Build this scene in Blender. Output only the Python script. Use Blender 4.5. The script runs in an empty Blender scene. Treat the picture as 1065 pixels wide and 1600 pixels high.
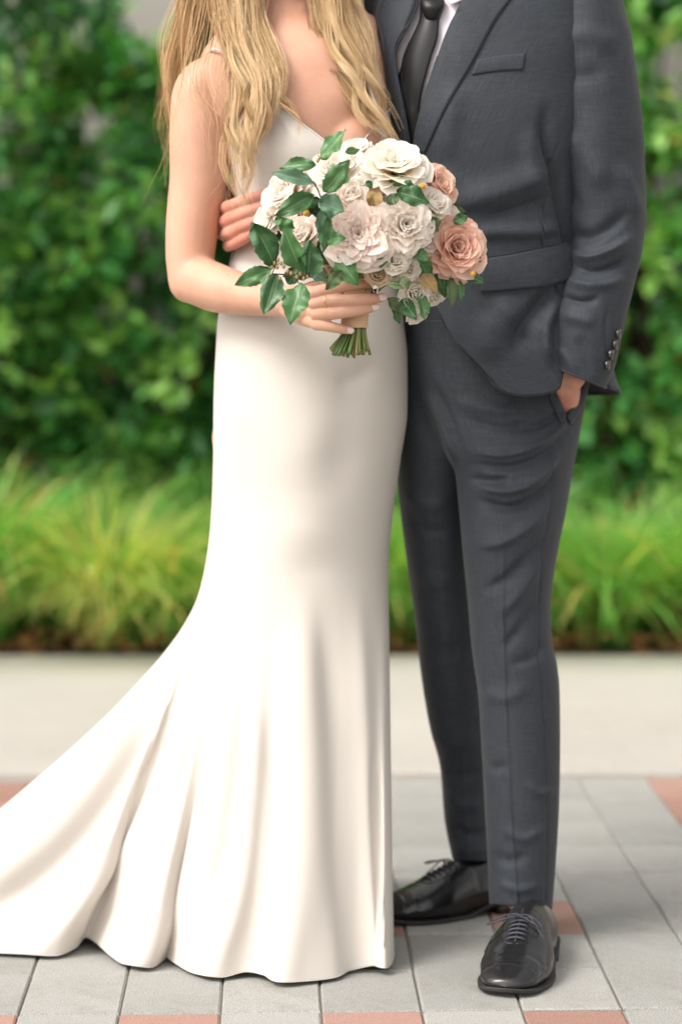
import bpy, bmesh, math, random
import numpy as np
from mathutils import Vector, Matrix, noise
from mathutils.bvhtree import BVHTree

random.seed(7); rng = np.random.default_rng(7)
PI = math.pi
sc = bpy.context.scene
COL = sc.collection

# ------------------------------------------------------------------ camera
FPX = 3778.0; CAMH = 1.10; PITCH = math.atan(353 / FPX)
cam_d = bpy.data.cameras.new('camera'); cam = bpy.data.objects.new('camera', cam_d); COL.objects.link(cam)
cam.location = (0, 0, CAMH); cam.rotation_euler = (PI / 2 - PITCH, 0, 0)
cam_d.sensor_fit = 'VERTICAL'; cam_d.sensor_height = 36; cam_d.lens = 85
cam_d.clip_start = 0.05; cam_d.clip_end = 600
cam_d.dof.use_dof = True; cam_d.dof.focus_distance = 3.68; cam_d.dof.aperture_fstop = 2.0
cam_d.dof.aperture_blades = 9
sc.camera = cam

# ------------------------------------------------------------------ light
SUN_EL = math.radians(49); SUN_AZ = math.radians(236)      # azimuth measured clockwise from +Y: behind the camera, to its left
world = bpy.data.worlds.new('World'); sc.world = world; world.use_nodes = True
wn = world.node_tree.nodes; wl = world.node_tree.links
for n in list(wn): wn.remove(n)
sky = wn.new('ShaderNodeTexSky'); sky.sky_type = 'NISHITA'; sky.sun_disc = False
sky.sun_elevation = SUN_EL; sky.sun_rotation = SUN_AZ; sky.air_density = 1.0; sky.dust_density = 3.0; sky.ozone_density = 1.0
hs = wn.new('ShaderNodeHueSaturation'); hs.inputs['Saturation'].default_value = 0.08     # bright veil of cloud
bg = wn.new('ShaderNodeBackground'); bg.inputs['Strength'].default_value = 0.15
wo = wn.new('ShaderNodeOutputWorld')
tint = wn.new('ShaderNodeMix'); tint.data_type = 'RGBA'; tint.blend_type = 'MULTIPLY'; tint.inputs[0].default_value = 1; tint.inputs[7].default_value = (1.04, 1.0, .96, 1)   # white balance for shade
wl.new(sky.outputs[0], hs.inputs['Color']); wl.new(hs.outputs[0], tint.inputs[6]); wl.new(tint.outputs[2], bg.inputs['Color']); wl.new(bg.outputs[0], wo.inputs[0])
sun_d = bpy.data.lights.new('sun', 'SUN'); sun_d.energy = 1.1; sun_d.angle = math.radians(24); sun_d.color = (1.0, 0.95, 0.89)
sun = bpy.data.objects.new('sun', sun_d); COL.objects.link(sun)
sdir = Vector((math.sin(SUN_AZ) * math.cos(SUN_EL), math.cos(SUN_AZ) * math.cos(SUN_EL), math.sin(SUN_EL)))
sun.rotation_euler = sdir.to_track_quat('Z', 'Y').to_euler(); sun.location = sdir * 20
sc.view_settings.view_transform = 'Standard'; sc.view_settings.look = 'None'
sc.view_settings.gamma = 1; sc.view_settings.use_curve_mapping = False
sc.view_settings.exposure = 1.12

# ------------------------------------------------------------------ measuring helpers (photo pixels + distance -> metres)
cP, sP = math.cos(PITCH), math.sin(PITCH)
def P(px, py, Y):
    px = np.asarray(px, float); py = np.asarray(py, float); Y = np.asarray(Y, float)
    x = (px - 532.5) / FPX; y = (800 - py) / FPX
    dy = cP + y * sP; dz = -sP + y * cP; t = Y / dy
    return np.stack(np.broadcast_arrays(x * t, Y + 0 * t, CAMH + dz * t), -1)
def PV(px, py, Y): return Vector(P(px, py, Y))
def G(px, py, z=0.0):
    x = (px - 532.5) / FPX; y = (800 - py) / FPX
    dy = cP + y * sP; dz = -sP + y * cP; t = (z - CAMH) / dz
    return np.array([x * t, dy * t, z])
def proj(V):
    x, y, z = V[..., 0], V[..., 1], V[..., 2] - CAMH
    d = y * cP - z * sP; u = y * sP + z * cP
    return 532.5 + FPX * x / d, 800 - FPX * u / d
def pchip(xk, yk, x):
    xk = np.asarray(xk, float); yk = np.asarray(yk, float)
    h = np.diff(xk); dl = (yk[1:].T - yk[:-1].T) / h; dl = dl.T
    m = np.zeros_like(yk)
    if len(xk) > 2:
        a, b = dl[:-1], dl[1:]
        mm = np.where(a * b > 0, 2 * a * b / np.where(a + b == 0, 1, a + b), 0)
        m[1:-1] = mm
    m[0] = dl[0]; m[-1] = dl[-1]
    i = np.clip(np.searchsorted(xk, x, side='right') - 1, 0, len(xk) - 2)
    t = (x - xk[i]) / h[i]; hh = h[i]
    if yk.ndim > 1: t = t[:, None]; hh = hh[:, None]
    return ((2*t**3-3*t**2+1)*yk[i] + (t**3-2*t**2+t)*hh*m[i] + (-2*t**3+3*t**2)*yk[i+1] + (t**3-t**2)*hh*m[i+1])
def smooth_line(pts, n=24):
    p = np.asarray(pts, float); s = np.r_[0, np.cumsum(np.linalg.norm(np.diff(p[:, :2], axis=0), axis=1))]
    if len(p) == 2: return p[0] + (p[1] - p[0]) * np.linspace(0, 1, n)[:, None]
    m = np.gradient(p, s, axis=0)
    x = np.linspace(0, s[-1], n); i = np.clip(np.searchsorted(s, x, side='right') - 1, 0, len(s) - 2)
    h = (s[i+1] - s[i])[:, None]; t = (x - s[i])[:, None] / h
    return ((2*t**3-3*t**2+1)*p[i] + (t**3-2*t**2+t)*h*m[i] + (-2*t**3+3*t**2)*p[i+1] + (t**3-t**2)*h*m[i+1])

# ------------------------------------------------------------------ object helpers
def link(o, parent=None):
    COL.objects.link(o)
    if parent is not None:
        o.parent = parent; o.matrix_parent_inverse = (parent.get('_w') and Matrix(parent['_w']).inverted()) or Matrix.Identity(4)
    return o
def thing(name, label, cat, loc=(0, 0, 0), group=None):
    o = bpy.data.objects.new(name, None); COL.objects.link(o); o.location = loc; o.empty_display_size = .1
    o['label'] = label; o['category'] = cat
    if group: o['group'] = group
    return o
def wmat(o):
    return (wmat(o.parent) @ o.matrix_parent_inverse if o.parent else Matrix.Identity(4)) @ o.matrix_basis
def attach(o, parent):
    o.parent = parent; o.matrix_parent_inverse = wmat(parent).inverted()
def mesh_obj(name, verts, faces, mat, parent=None, uv=None, smooth=True, world=True):
    me = bpy.data.meshes.new(name)
    verts = np.asarray(verts, float).reshape(-1, 3)
    me.from_pydata(verts.tolist(), [], [tuple(f) for f in faces])
    if uv is not None:
        uvl = me.uv_layers.new(name='UVMap'); li = np.zeros(len(me.loops), dtype=np.int32)
        me.loops.foreach_get('vertex_index', li)
        uvl.data.foreach_set('uv', np.asarray(uv, float).reshape(-1, 2)[li].ravel())
    if smooth: me.polygons.foreach_set('use_smooth', [True] * len(me.polygons))
    if mat: me.materials.append(mat)
    me.update()
    o = bpy.data.objects.new(name, me); COL.objects.link(o)
    if parent is not None:
        if world: attach(o, parent)
        else: o.parent = parent
    return o
def grid_faces(R, C, closed, off=0):
    i = np.arange(R - 1)[:, None]; j = np.arange(C if closed else C - 1)[None, :]; j2 = (j + 1) % C
    f = np.stack(np.broadcast_arrays(i*C+j, i*C+j2, (i+1)*C+j2, (i+1)*C+j), -1).reshape(-1, 4) + off
    return f.tolist()
def grid_uv(V):
    R, C = V.shape[:2]
    du = np.linalg.norm(np.diff(V, axis=1), axis=2).mean(0); dv = np.linalg.norm(np.diff(V, axis=0), axis=2).mean(1)
    u = np.r_[0, np.cumsum(du)]; v = np.r_[0, np.cumsum(dv)]
    return np.stack(np.meshgrid(u, v), -1)
def grid_obj(name, V, mat, parent, closed=False, solid=0, uv=None, sub=0):
    R, C = V.shape[:2]
    o = mesh_obj(name, V, grid_faces(R, C, closed), mat, parent, uv=grid_uv(V) if uv is None else uv)
    if solid:
        m = o.modifiers.new('thickness', 'SOLIDIFY'); m.thickness = abs(solid); m.offset = 1 if solid > 0 else -1
    if sub:
        m = o.modifiers.new('subd', 'SUBSURF'); m.levels = m.render_levels = sub
    return o
def gnormals(V, closed):
    if closed: du = np.roll(V, -1, 1) - np.roll(V, 1, 1)
    else: du = np.gradient(V, axis=1)
    dv = np.gradient(V, axis=0)
    n = np.cross(du, dv); n /= np.linalg.norm(n, axis=-1, keepdims=True) + 1e-12
    return n
def outward(V, closed):
    n = gnormals(V, closed); c = V.mean(1, keepdims=True)
    return n if (n * (V - c)).sum() > 0 else -n

# Surf: a garment measured as horizontal rows: (py_left, x_left, py_right, x_right, Ycentre, half_depth, squareness)
class Surf:
    def __init__(s, rows):
        s.k = np.array([list(r) + [2.0] * (7 - len(r)) for r in rows], float)
        m = (s.k[:, 0] + s.k[:, 2]) / 2
        s.s = np.r_[0, np.cumsum(np.maximum(np.abs(np.diff(m)), 1))]; s.L = s.s[-1]
    def ev(s, t, th):
        t = np.asarray(t, float); th = np.asarray(th, float); t, th = np.broadcast_arrays(t, th); sh = t.shape
        q = pchip(s.s, s.k, t.ravel() * s.L); q = q.reshape(sh + (7,))
        c, sn = np.cos(th), np.sin(th); e = 2 / q[..., 6]
        c = np.sign(c) * np.abs(c) ** e; sn = np.sign(sn) * np.abs(sn) ** e
        px = (q[..., 1] + q[..., 3]) / 2 + (q[..., 3] - q[..., 1]) / 2 * c
        py = q[..., 0] + (q[..., 2] - q[..., 0]) * (c + 1) / 2
        return px, py, q[..., 4] - q[..., 5] * sn
    def grid(s, R, C, th0=0, th1=2 * PI, closed=True, top=None, bot=None, thf=None):
        ts = np.linspace(0, 1, 500)
        V = np.zeros((R, C, 3))
        for j in range(C):
            a = j / C if closed else j / (C - 1)
            def th_of(t):
                if thf is None: return th0 + (th1 - th0) * a + 0 * t
                x0, x1 = thf(t); return x0 + (x1 - x0) * a
            thv = th_of(ts); px, py, _ = s.ev(ts, thv); front = np.sin(thv[0]) > -0.05
            t0, t1 = 0., 1.
            if top is not None:
                ty = np.array([top(x, front) for x in px]); k = np.argmax(py >= ty); t0 = ts[k]
                if k > 0:
                    a0 = ty[k-1] - py[k-1]; a1 = py[k] - ty[k]; t0 = ts[k-1] + (ts[k]-ts[k-1]) * a0 / (a0 + a1 + 1e-9)
            if bot is not None:
                by = np.array([bot(x, front) for x in px]); m = py > by
                if m.any():
                    k = np.argmax(m); t1 = ts[k]
                    if k > 0:
                        a0 = by[k-1] - py[k-1]; a1 = py[k] - by[k]; t1 = ts[k-1] + (ts[k]-ts[k-1]) * a0 / (a0 + a1 + 1e-9)
            t1 = max(t1, t0 + .01)
            t = np.linspace(t0, t1, R); px, py, Y = s.ev(t, th_of(t))
            V[:, j] = P(px, py, Y)
        return V
def lin(tab):
    a = np.array(tab, float); return lambda x: float(np.interp(x, a[:, 0], a[:, 1]))

def crease(V, closed, items, N=None, gain=1.0, ws=1.0):
    """items: (polyline px, width, depth metres (+ out, - in), width on the other side or None, (taper0, taper1))"""
    N = outward(V, closed) if N is None else N
    X, Yp = proj(V); vd = V - np.array([0, 0, CAMH]); vd /= np.linalg.norm(vd, axis=-1, keepdims=True)
    face = np.clip(-(N * vd).sum(-1) * 3 + .2, 0, 1)
    D = np.zeros(X.shape)
    for it in items:
        poly, w, d = it[0], it[1], it[2]; w2 = it[3] if len(it) > 3 and it[3] else w; tp = it[4] if len(it) > 4 else (1, 1)
        L = smooth_line(poly, 18)[:, :2]; sl = np.r_[0, np.cumsum(np.linalg.norm(np.diff(L, axis=0), axis=1))]; sl /= sl[-1]
        best = np.full(X.shape, 1e9); sg = np.zeros(X.shape); tt = np.zeros(X.shape)
        for k in range(len(L) - 1):
            a = L[k]; b = L[k+1] - a; l2 = b @ b + 1e-9
            u = ((X - a[0]) * b[0] + (Yp - a[1]) * b[1]) / l2; uc = np.clip(u, 0, 1)
            dx = X - a[0] - uc * b[0]; dy = Yp - a[1] - uc * b[1]; dd = np.hypot(dx, dy)
            m = dd < best; best = np.where(m, dd, best); sg = np.where(m, np.sign(b[0]*dy - b[1]*dx), sg); tt = np.where(m, sl[k] + uc*(sl[k+1]-sl[k]), tt)
        wk = np.where(sg > 0, w, w2) * ws
        f = np.exp(-(best / wk) ** 2)
        tf = np.ones(X.shape)
        if tp[0]: tf *= np.clip(tt / .3, 0, 1) ** 1.0
        if tp[1]: tf *= np.clip((1 - tt) / .3, 0, 1) ** 1.0
        tf = tf * tf * (3 - 2 * tf)
        D += d * f * tf * gain
    return V + N * (D * face)[..., None]
def fbm(V, scale, amp, closed, seed=0, aniso=(1, 1, 1)):
    N = outward(V, closed); R, C = V.shape[:2]; D = np.zeros((R, C)); a = Vector(aniso)
    for i in range(R):
        for j in range(C):
            v = V[i, j]; D[i, j] = noise.noise(Vector((v[0]*a.x*scale + seed, v[1]*a.y*scale, v[2]*a.z*scale)))
    return V + N * (D * amp)[..., None]
def bvh_of(V, closed):
    R, C = V.shape[:2]; return BVHTree.FromPolygons([Vector(v) for v in V.reshape(-1, 3)], grid_faces(R, C, closed))
CAMP = Vector((0, 0, CAMH))
def hit(b, px, py, off=0):
    d = (PV(px, py, 4.0) - CAMP).normalized(); r = b.ray_cast(CAMP, d)
    if r[0] is None: return None, None
    n = r[1]
    if n.dot(d) > 0: n = -n
    return r[0] + n * off, n
def on_surface(b, pts, off=0):
    out = []; last = None; miss = []
    for p in pts:
        h, _ = hit(b, p[0], p[1], off)
        out.append(h)
    good = [i for i, h in enumerate(out) if h is not None]
    for i, h in enumerate(out):
        if h is None:
            k = min(good, key=lambda q: abs(q - i)); out[i] = PV(pts[i][0], pts[i][1], out[k].y)
    return out
def patch(name, A, B, n, m, b, off, thick, mat, parent, puff=0.0, edge=0.0):
    a = smooth_line(A, n)[:, :2]; c = smooth_line(B, n)[:, :2]
    V = np.zeros((n, m, 3))
    for j in range(m):
        f = j / (m - 1); row = a + (c - a) * f
        o = off + puff * math.sin(PI * f) + edge * f
        pts = on_surface(b, row.tolist(), o); V[:, j] = np.array([list(p) for p in pts])
    # relax along so no kinks
    for _ in range(2): V[1:-1] = (V[:-2] + 2 * V[1:-1] + V[2:]) / 4
    nn = gnormals(V, False)
    if (nn[..., 1].mean()) > 0: V = V[:, ::-1]
    o = grid_obj(name, V, mat, parent, solid=-thick if False else thick)
    return o
def tube_data(pts, r, seg=8, caps=True):
    pts = [Vector(p) for p in pts]; n = len(pts); rr = r if hasattr(r, '__len__') else [r] * n
    V = []; F = []; up = None
    for i, p in enumerate(pts):
        t = (pts[min(i+1, n-1)] - pts[max(i-1, 0)])
        t = t.normalized() if t.length > 1e-9 else Vector((0, 0, 1))
        if up is None: up = t.orthogonal().normalized()
        up = (up - t * up.dot(t)); up = up.normalized() if up.length > 1e-6 else t.orthogonal().normalized()
        w = t.cross(up)
        for k in range(seg):
            a = 2 * PI * k / seg; V.append(p + (up * math.cos(a) + w * math.sin(a)) * rr[i])
    F = grid_faces(n, seg, True)
    if caps: F.append(list(range(seg))[::-1]); F.append([(n-1)*seg + k for k in range(seg)])
    return V, F
class MB:
    def __init__(s): s.V = []; s.F = []
    def add(s, V, F):
        o = len(s.V); s.V += [tuple(v) for v in V]; s.F += [[i + o for i in f] for f in F]; return s
    def tube(s, pts, r, seg=8): return s.add(*tube_data(pts, r, seg))
    def chain(s, pts, r, seg=18, n=None):
        """closed tapered limb with rounded ends"""
        p = np.array([list(q) for q in pts], float); r = np.array(r, float); n = n or 8 * len(p)
        q = smooth3(np.c_[p, r], n); a = Vector(q[0, :3]); b = Vector(q[-1, :3])
        ta = (Vector(q[0, :3]) - Vector(q[1, :3])).normalized(); tb = (Vector(q[-1, :3]) - Vector(q[-2, :3])).normalized()
        pre = [(a + ta * q[0, 3] * math.sin(x), q[0, 3] * max(math.cos(x), .02)) for x in (1.5, 1.2, .8, .4)]
        post = [(b + tb * q[-1, 3] * math.sin(x), q[-1, 3] * max(math.cos(x), .02)) for x in (.4, .8, 1.2, 1.5)]
        allp = pre + [(Vector(v[:3]), v[3]) for v in q] + post
        return s.add(*tube_data([x[0] for x in allp], [x[1] for x in allp], seg))
    def grid(s, V, closed, caps=True):
        R, C = V.shape[:2]; F = grid_faces(R, C, closed)
        if caps: F = F + [list(range(C))[::-1], [(R-1)*C + k for k in range(C)]]
        return s.add(V.reshape(-1, 3), F)
    def ell(s, c, r, seg=16):
        V = []; R = seg // 2 + 1
        for i in range(R):
            a = PI * (i + .02) / (R - 1 + .04)
            for k in range(seg):
                b = 2 * PI * k / seg; V.append((c[0] + r[0]*math.sin(a)*math.cos(b), c[1] + r[1]*math.sin(a)*math.sin(b), c[2] + r[2]*math.cos(a)))
        F = grid_faces(R, seg, True) + [list(range(seg))[::-1], [(R-1)*seg + k for k in range(seg)]]
        return s.add(V, F)
    def box(s, c, h, R=None):
        V = []
        for x in (-1, 1):
            for y in (-1, 1):
                for z in (-1, 1):
                    v = Vector((x*h[0], y*h[1], z*h[2])); V.append(Vector(c) + (R @ v if R else v))
        return s.add(V, [[0,1,3,2],[4,6,7,5],[0,4,5,1],[2,3,7,6],[0,2,6,4],[1,5,7,3]])
    def build(s, name, mat, parent=None, smooth=True, world=True):
        return mesh_obj(name, np.array(s.V), s.F, mat, parent, smooth=smooth, world=world)
def smooth3(p, n):
    s = np.r_[0, np.cumsum(np.linalg.norm(np.diff(p[:, :3], axis=0), axis=1) + 1e-6)]
    x = np.linspace(0, s[-1], n)
    if len(p) == 2: return p[0] + (p[1] - p[0]) * (x / s[-1])[:, None]
    m = np.gradient(p, s, axis=0); i = np.clip(np.searchsorted(s, x, side='right') - 1, 0, len(s) - 2)
    h = (s[i+1] - s[i])[:, None]; t = (x - s[i])[:, None] / h
    return ((2*t**3-3*t**2+1)*p[i] + (t**3-2*t**2+t)*h*m[i] + (-2*t**3+3*t**2)*p[i+1] + (t**3-t**2)*h*m[i+1])
def remeshed(mb, voxel, iters, fac=.5):
    """flesh: merge the limbs of mb into one skin; returns (verts, faces)"""
    o = mb.build('tmp', None); o.data.update()
    bm = bmesh.new(); bm.from_mesh(o.data); bmesh.ops.recalc_face_normals(bm, faces=bm.faces); bm.to_mesh(o.data); bm.free()
    m = o.modifiers.new('r', 'REMESH'); m.mode = 'VOXEL'; m.voxel_size = voxel
    if iters: s = o.modifiers.new('s', 'SMOOTH'); s.factor = fac; s.iterations = iters
    dg = bpy.context.evaluated_depsgraph_get(); dg.update(); e = o.evaluated_get(dg); me = e.to_mesh()
    v = np.zeros(len(me.vertices) * 3); me.vertices.foreach_get('co', v); f = [list(p.vertices) for p in me.polygons]
    e.to_mesh_clear(); d = o.data; bpy.data.objects.remove(o); bpy.data.meshes.remove(d)
    return v.reshape(-1, 3), f

# ------------------------------------------------------------------ materials
def mat(name, col, rough=.6, spec=.5, sheen=0, sss=0, sssr=(1, .3, .2), sss_scale=.01, metal=0, coat=0, trans=0):
    m = bpy.data.materials.new(name); m.use_nodes = True; b = m.node_tree.nodes['Principled BSDF']
    b.inputs['Base Color'].default_value = (*col, 1); b.inputs['Roughness'].default_value = rough
    b.inputs['Specular IOR Level'].default_value = spec; b.inputs['Sheen Weight'].default_value = sheen
    b.inputs['Metallic'].default_value = metal; b.inputs['Coat Weight'].default_value = coat
    if sss:
        b.inputs['Subsurface Weight'].default_value = sss; b.inputs['Subsurface Radius'].default_value = sssr; b.inputs['Subsurface Scale'].default_value = sss_scale
    return m
class NT:
    def __init__(s, m): s.m = m; s.n = m.node_tree.nodes; s.l = m.node_tree.links; s.b = s.n['Principled BSDF']
    def add(s, t, **kw):
        n = s.n.new(t)
        for k, v in kw.items():
            if k in n.inputs: n.inputs[k].default_value = v
            else: setattr(n, k, v)
        return n
    def coord(s, kind='Object', scale=(1, 1, 1), rot=(0, 0, 0)):
        c = s.add('ShaderNodeTexCoord'); mp = s.add('ShaderNodeMapping'); mp.inputs['Scale'].default_value = scale; mp.inputs['Rotation'].default_value = rot
        s.l.new(c.outputs[kind], mp.inputs[0]); return mp.outputs[0]
    def noise(s, vec, scale, detail=3, rough=.5):
        n = s.add('ShaderNodeTexNoise'); n.inputs['Scale'].default_value = scale; n.inputs['Detail'].default_value = detail; n.inputs['Roughness'].default_value = rough
        if vec: s.l.new(vec, n.inputs['Vector'])
        return n.outputs[0]
    def ramp(s, fac, stops):
        r = s.add('ShaderNodeValToRGB'); e = r.color_ramp.elements
        while len(e) < len(stops): e.new(.5)
        for i, (p, c) in enumerate(stops): e[i].position = p; e[i].color = (*c, 1)
        s.l.new(fac, r.inputs[0]); return r.outputs[0]
    def mix(s, fac, a, b, mode='MIX'):
        m = s.add('ShaderNodeMix', data_type='RGBA', blend_type=mode)
        for sock, v in ((m.inputs[0], fac), (m.inputs[6], a), (m.inputs[7], b)):
            if hasattr(v, 'is_output') : s.l.new(v, sock)
            else: sock.default_value = v if not isinstance(v, tuple) else (*v, 1)
        return m.outputs[2]
    def math(s, op, a, b=0.):
        m = s.add('ShaderNodeMath', operation=op)
        for sock, v in ((m.inputs[0], a), (m.inputs[1], b)):
            if hasattr(v, 'is_output'): s.l.new(v, sock)
            else: sock.default_value = v
        return m.outputs[0]
    def color(s, c): s.l.new(c, s.b.inputs['Base Color'])
    def bump(s, h, strength, dist, prev=None):
        b = s.add('ShaderNodeBump'); b.inputs['Strength'].default_value = strength; b.inputs['Distance'].default_value = dist
        s.l.new(h, b.inputs['Height'])
        if prev: s.l.new(prev, b.inputs['Normal'])
        s.l.new(b.outputs[0], s.b.inputs['Normal']); return b.outputs[0]
    def translucent(s, col, fac):
        """thin leaf or petal: light passes through"""
        t = s.add('ShaderNodeBsdfTranslucent'); mx = s.add('ShaderNodeMixShader'); mx.inputs[0].default_value = fac
        if hasattr(col, 'is_output'): s.l.new(col, t.inputs[0])
        else: t.inputs[0].default_value = (*col, 1)
        out = s.n['Material Output']; s.l.new(s.b.outputs[0], mx.inputs[1]); s.l.new(t.outputs[0], mx.inputs[2]); s.l.new(mx.outputs[0], out.inputs[0])

def wool(name, c1, c2):
    m = mat(name, c1, rough=.66, spec=.28, sheen=.10); t = NT(m); t.b.inputs['Sheen Roughness'].default_value = .4
    warp = t.noise(t.coord('UV', (1500, 60, 1)), 1, 2, .6); weft = t.noise(t.coord('UV', (60, 1500, 1)), 1, 2, .6)
    big = t.noise(t.coord('UV', (6, 6, 1)), 1, 3)
    h = t.math('ADD', warp, weft); f = t.math('MULTIPLY_ADD', h, .5); 
    slub = t.math('ADD', t.noise(t.coord('UV', (640, 20, 1)), 1, 2, .6), t.noise(t.coord('UV', (20, 640, 1)), 1, 2, .6))
    mixd = t.math('ADD', t.math('MULTIPLY', h, .25), t.math('MULTIPLY', slub, .25))
    t.color(t.ramp(mixd, [(.36, tuple(c * .7 for c in c1)), (.5, tuple((a + b) / 2 * .85 for a, b in zip(c1, c2))), (.64, c2)]))
    p = t.bump(h, .25, .0008); return m
M_suit = wool('grey_wool', (.020, .0238, .030), (.048, .056, .069))
M_lining = mat('suit_lining', (.012, .012, .016), .5)
M_thread = mat('lapel_thread', (.035, .038, .045), .8)
M_tie = mat('black_silk', (.009, .009, .010), .42, .4); t = NT(M_tie); t.bump(t.noise(t.coord('UV', (900, 900, 1)), 1, 2), .2, .0005)
M_shirt = mat('shirt_cotton', (.74, .68, .74), .8, .3); t = NT(M_shirt)
t.bump(t.math('ADD', t.noise(t.coord('UV', (900, 60, 1)), 1), t.noise(t.coord('UV', (60, 900, 1)), 1)), .3, .0005)
M_dress = mat('ivory_crepe', (.60, .55, .50), .68, .3, sheen=.1, sss=.12, sssr=(1, .55, .4), sss_scale=.01); t = NT(M_dress)
t.bump(t.noise(t.coord('UV', (700, 700, 1)), 1, 3), .10, .0006)
M_skin = mat('skin', (.70, .43, .32), .48, .4, sss=.16, sssr=(1, .35, .2), sss_scale=.010); t = NT(M_skin)
co = t.coord('Object')
sk = t.ramp(t.noise(co, 9, 4, .6), [(.3, (.52, .275, .185)), (.7, (.62, .36, .255))])
fr = t.ramp(t.noise(co, 260, 2, .5), [(.70, (1, 1, 1)), (.78, (.72, .58, .5))])
t.color(t.mix(1.0, sk, fr, 'MULTIPLY')); t.bump(t.math('ADD', t.noise(co, 700, 3), t.math('MULTIPLY', t.noise(co, 90, 3), 1.5)), .3, .0007)
M_skin2 = mat('skin_ruddy', (.52, .25, .18), .5, .4, sss=.3, sssr=(1, .35, .2), sss_scale=.012); t = NT(M_skin2)
t.color(t.ramp(t.noise(t.coord('Object'), 22, 4, .6), [(.3, (.46, .185, .13)), (.7, (.62, .31, .23))])); t.bump(t.noise(t.coord('Object'), 600, 2), .15, .0005)
M_nail = mat('pale_nail_polish', (.82, .62, .58), .16, .6, coat=.6)
M_shoe = mat('black_leather', (.008, .008, .009), .25, .5, coat=.2); t = NT(M_shoe)
c = t.coord('Object'); t.l.new(t.ramp(t.noise(c, 30, 4), [(.3, (.20,)*3), (.75, (.36,)*3)]), t.b.inputs['Roughness']); t.bump(t.noise(c, 500, 3), .12, .0005)
M_sole = mat('shoe_sole', (.016, .014, .013), .6)
M_lace = mat('shoe_lace', (.035, .036, .050), .6)
M_button = mat('horn_button', (.03, .028, .027), .2, .6, coat=.4)
M_ring = mat('ring_metal', (.85, .80, .72), .12, metal=1)
M_gem = mat('ring_gem', (.9, .92, .95), .05, 1.0, coat=1)
M_gold = mat('gold_band', (.83, .58, .28), .18, metal=1)
M_hair = mat('blonde_hair', (.36, .22, .10), .42, .5); t = NT(M_hair)
at = t.add('ShaderNodeAttribute'); at.attribute_name = 'tone'
t.color(t.ramp(at.outputs['Fac'], [(0, (.15, .075, .032)), (.25, (.40, .24, .11)), (.55, (.76, .53, .27)), (1, (.97, .76, .46))]))
t.b.inputs['Anisotropic'].default_value = .0
t.translucent((.80, .52, .24), .28)
M_twig = mat('twig_bark', (.10, .045, .028), .7)
M_stem = mat('cut_stem', (.10, .155, .035), .45); t = NT(M_stem)
oi = t.add('ShaderNodeObjectInfo'); t.color(t.ramp(oi.outputs['Random'], [(0, (.05, .10, .02)), (.5, (.13, .20, .05)), (.85, (.26, .25, .08)), (1, (.17, .08, .03))]))
M_wrap = mat('tan_ribbon', (.62, .40, .24), .7, sheen=.3)

def petal_mat(name, base, mid, tip, tr=.5):
    m = mat(name, mid, .8, .12, sss=.25, sssr=(1, .7, .6), sss_scale=.006); t = NT(m)
    uv = t.add('ShaderNodeTexCoord'); sp = t.add('ShaderNodeSeparateXYZ'); t.l.new(uv.outputs['UV'], sp.inputs[0])
    vein = t.noise(t.coord('UV', (26, 1.6, 1)), 1, 2)
    f = t.math('ADD', sp.outputs[1], t.math('MULTIPLY', t.math('SUBTRACT', vein, .5), .22))
    c = t.ramp(f, [(0.02, base), (.5, mid), (.95, tip)])
    t.color(c); t.bump(vein, .06, .0006); t.translucent(c, tr)
    return m
PM = {
 'ivory': petal_mat('ivory_petal', (.90, .72, .42), (.94, .88, .78), (.95, .92, .86)),
 'white': petal_mat('white_petal', (.88, .82, .62), (.95, .90, .82), (.95, .92, .87)),
 'blush': petal_mat('blush_petal', (.90, .26, .31), (.95, .78, .71), (.95, .89, .83)),
 'pale':  petal_mat('pale_blush_petal', (.91, .70, .57), (.94, .84, .76), (.95, .90, .84)),
 'dusty': petal_mat('dusty_pink_petal', (.80, .34, .20), (.88, .57, .45), (.92, .70, .59)),
 'peach': petal_mat('peach_petal', (.84, .36, .12), (.88, .58, .43), (.92, .72, .60)),
 'tan':   petal_mat('tan_petal', (.58, .48, .18), (.80, .64, .44), (.86, .74, .60)),
}
def leaf_mat(name, dark, light, back, rough=.32, tr=.12, speck=True):
    m = mat(name, dark, rough, .5); t = NT(m)
    uv = t.add('ShaderNodeTexCoord'); sp = t.add('ShaderNodeSeparateXYZ'); t.l.new(uv.outputs['UV'], sp.inputs[0])
    au = t.math('ABSOLUTE', t.math('SUBTRACT', sp.outputs[0], .5))
    mid = t.math('LESS_THAN', au, .018)
    # side veins slant forward
    ph = t.math('SUBTRACT', t.math('MULTIPLY', sp.outputs[1], 60.), t.math('MULTIPLY', au, 50.))
    vein = t.math('POWER', t.math('ABSOLUTE', t.math('SINE', ph)), 18.)
    oi = t.add('ShaderNodeObjectInfo')
    base = t.mix(oi.outputs['Random'], dark, light)
    base = t.mix(t.math('MULTIPLY', vein, .35), base, back)
    base = t.mix(t.math('MULTIPLY', mid, .7), base, tuple(min(1, x * 1.3) for x in back))
    if speck:
        s2 = t.ramp(t.noise(t.coord('Object'), 700, 2, .7), [(.60, (0, 0, 0)), (.70, (1, 1, 1))])
        base = t.mix(t.math('MULTIPLY', s2, t.math('MULTIPLY', t.noise(t.coord('Object'), 30, 2), .7)), base, (.45, .55, .42))
    t.color(base); t.bump(t.math('ADD', vein, t.noise(t.coord('Object'), 120, 3)), .35, .001); t.translucent(base, tr)
    return m
M_leaf = leaf_mat('bay_leaf_green', (.026, .095, .028), (.070, .19, .050), (.17, .30, .12))
M_leafp = leaf_mat('pale_leaf_underside', (.10, .20, .12), (.14, .25, .15), (.2, .32, .2), .5)
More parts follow.
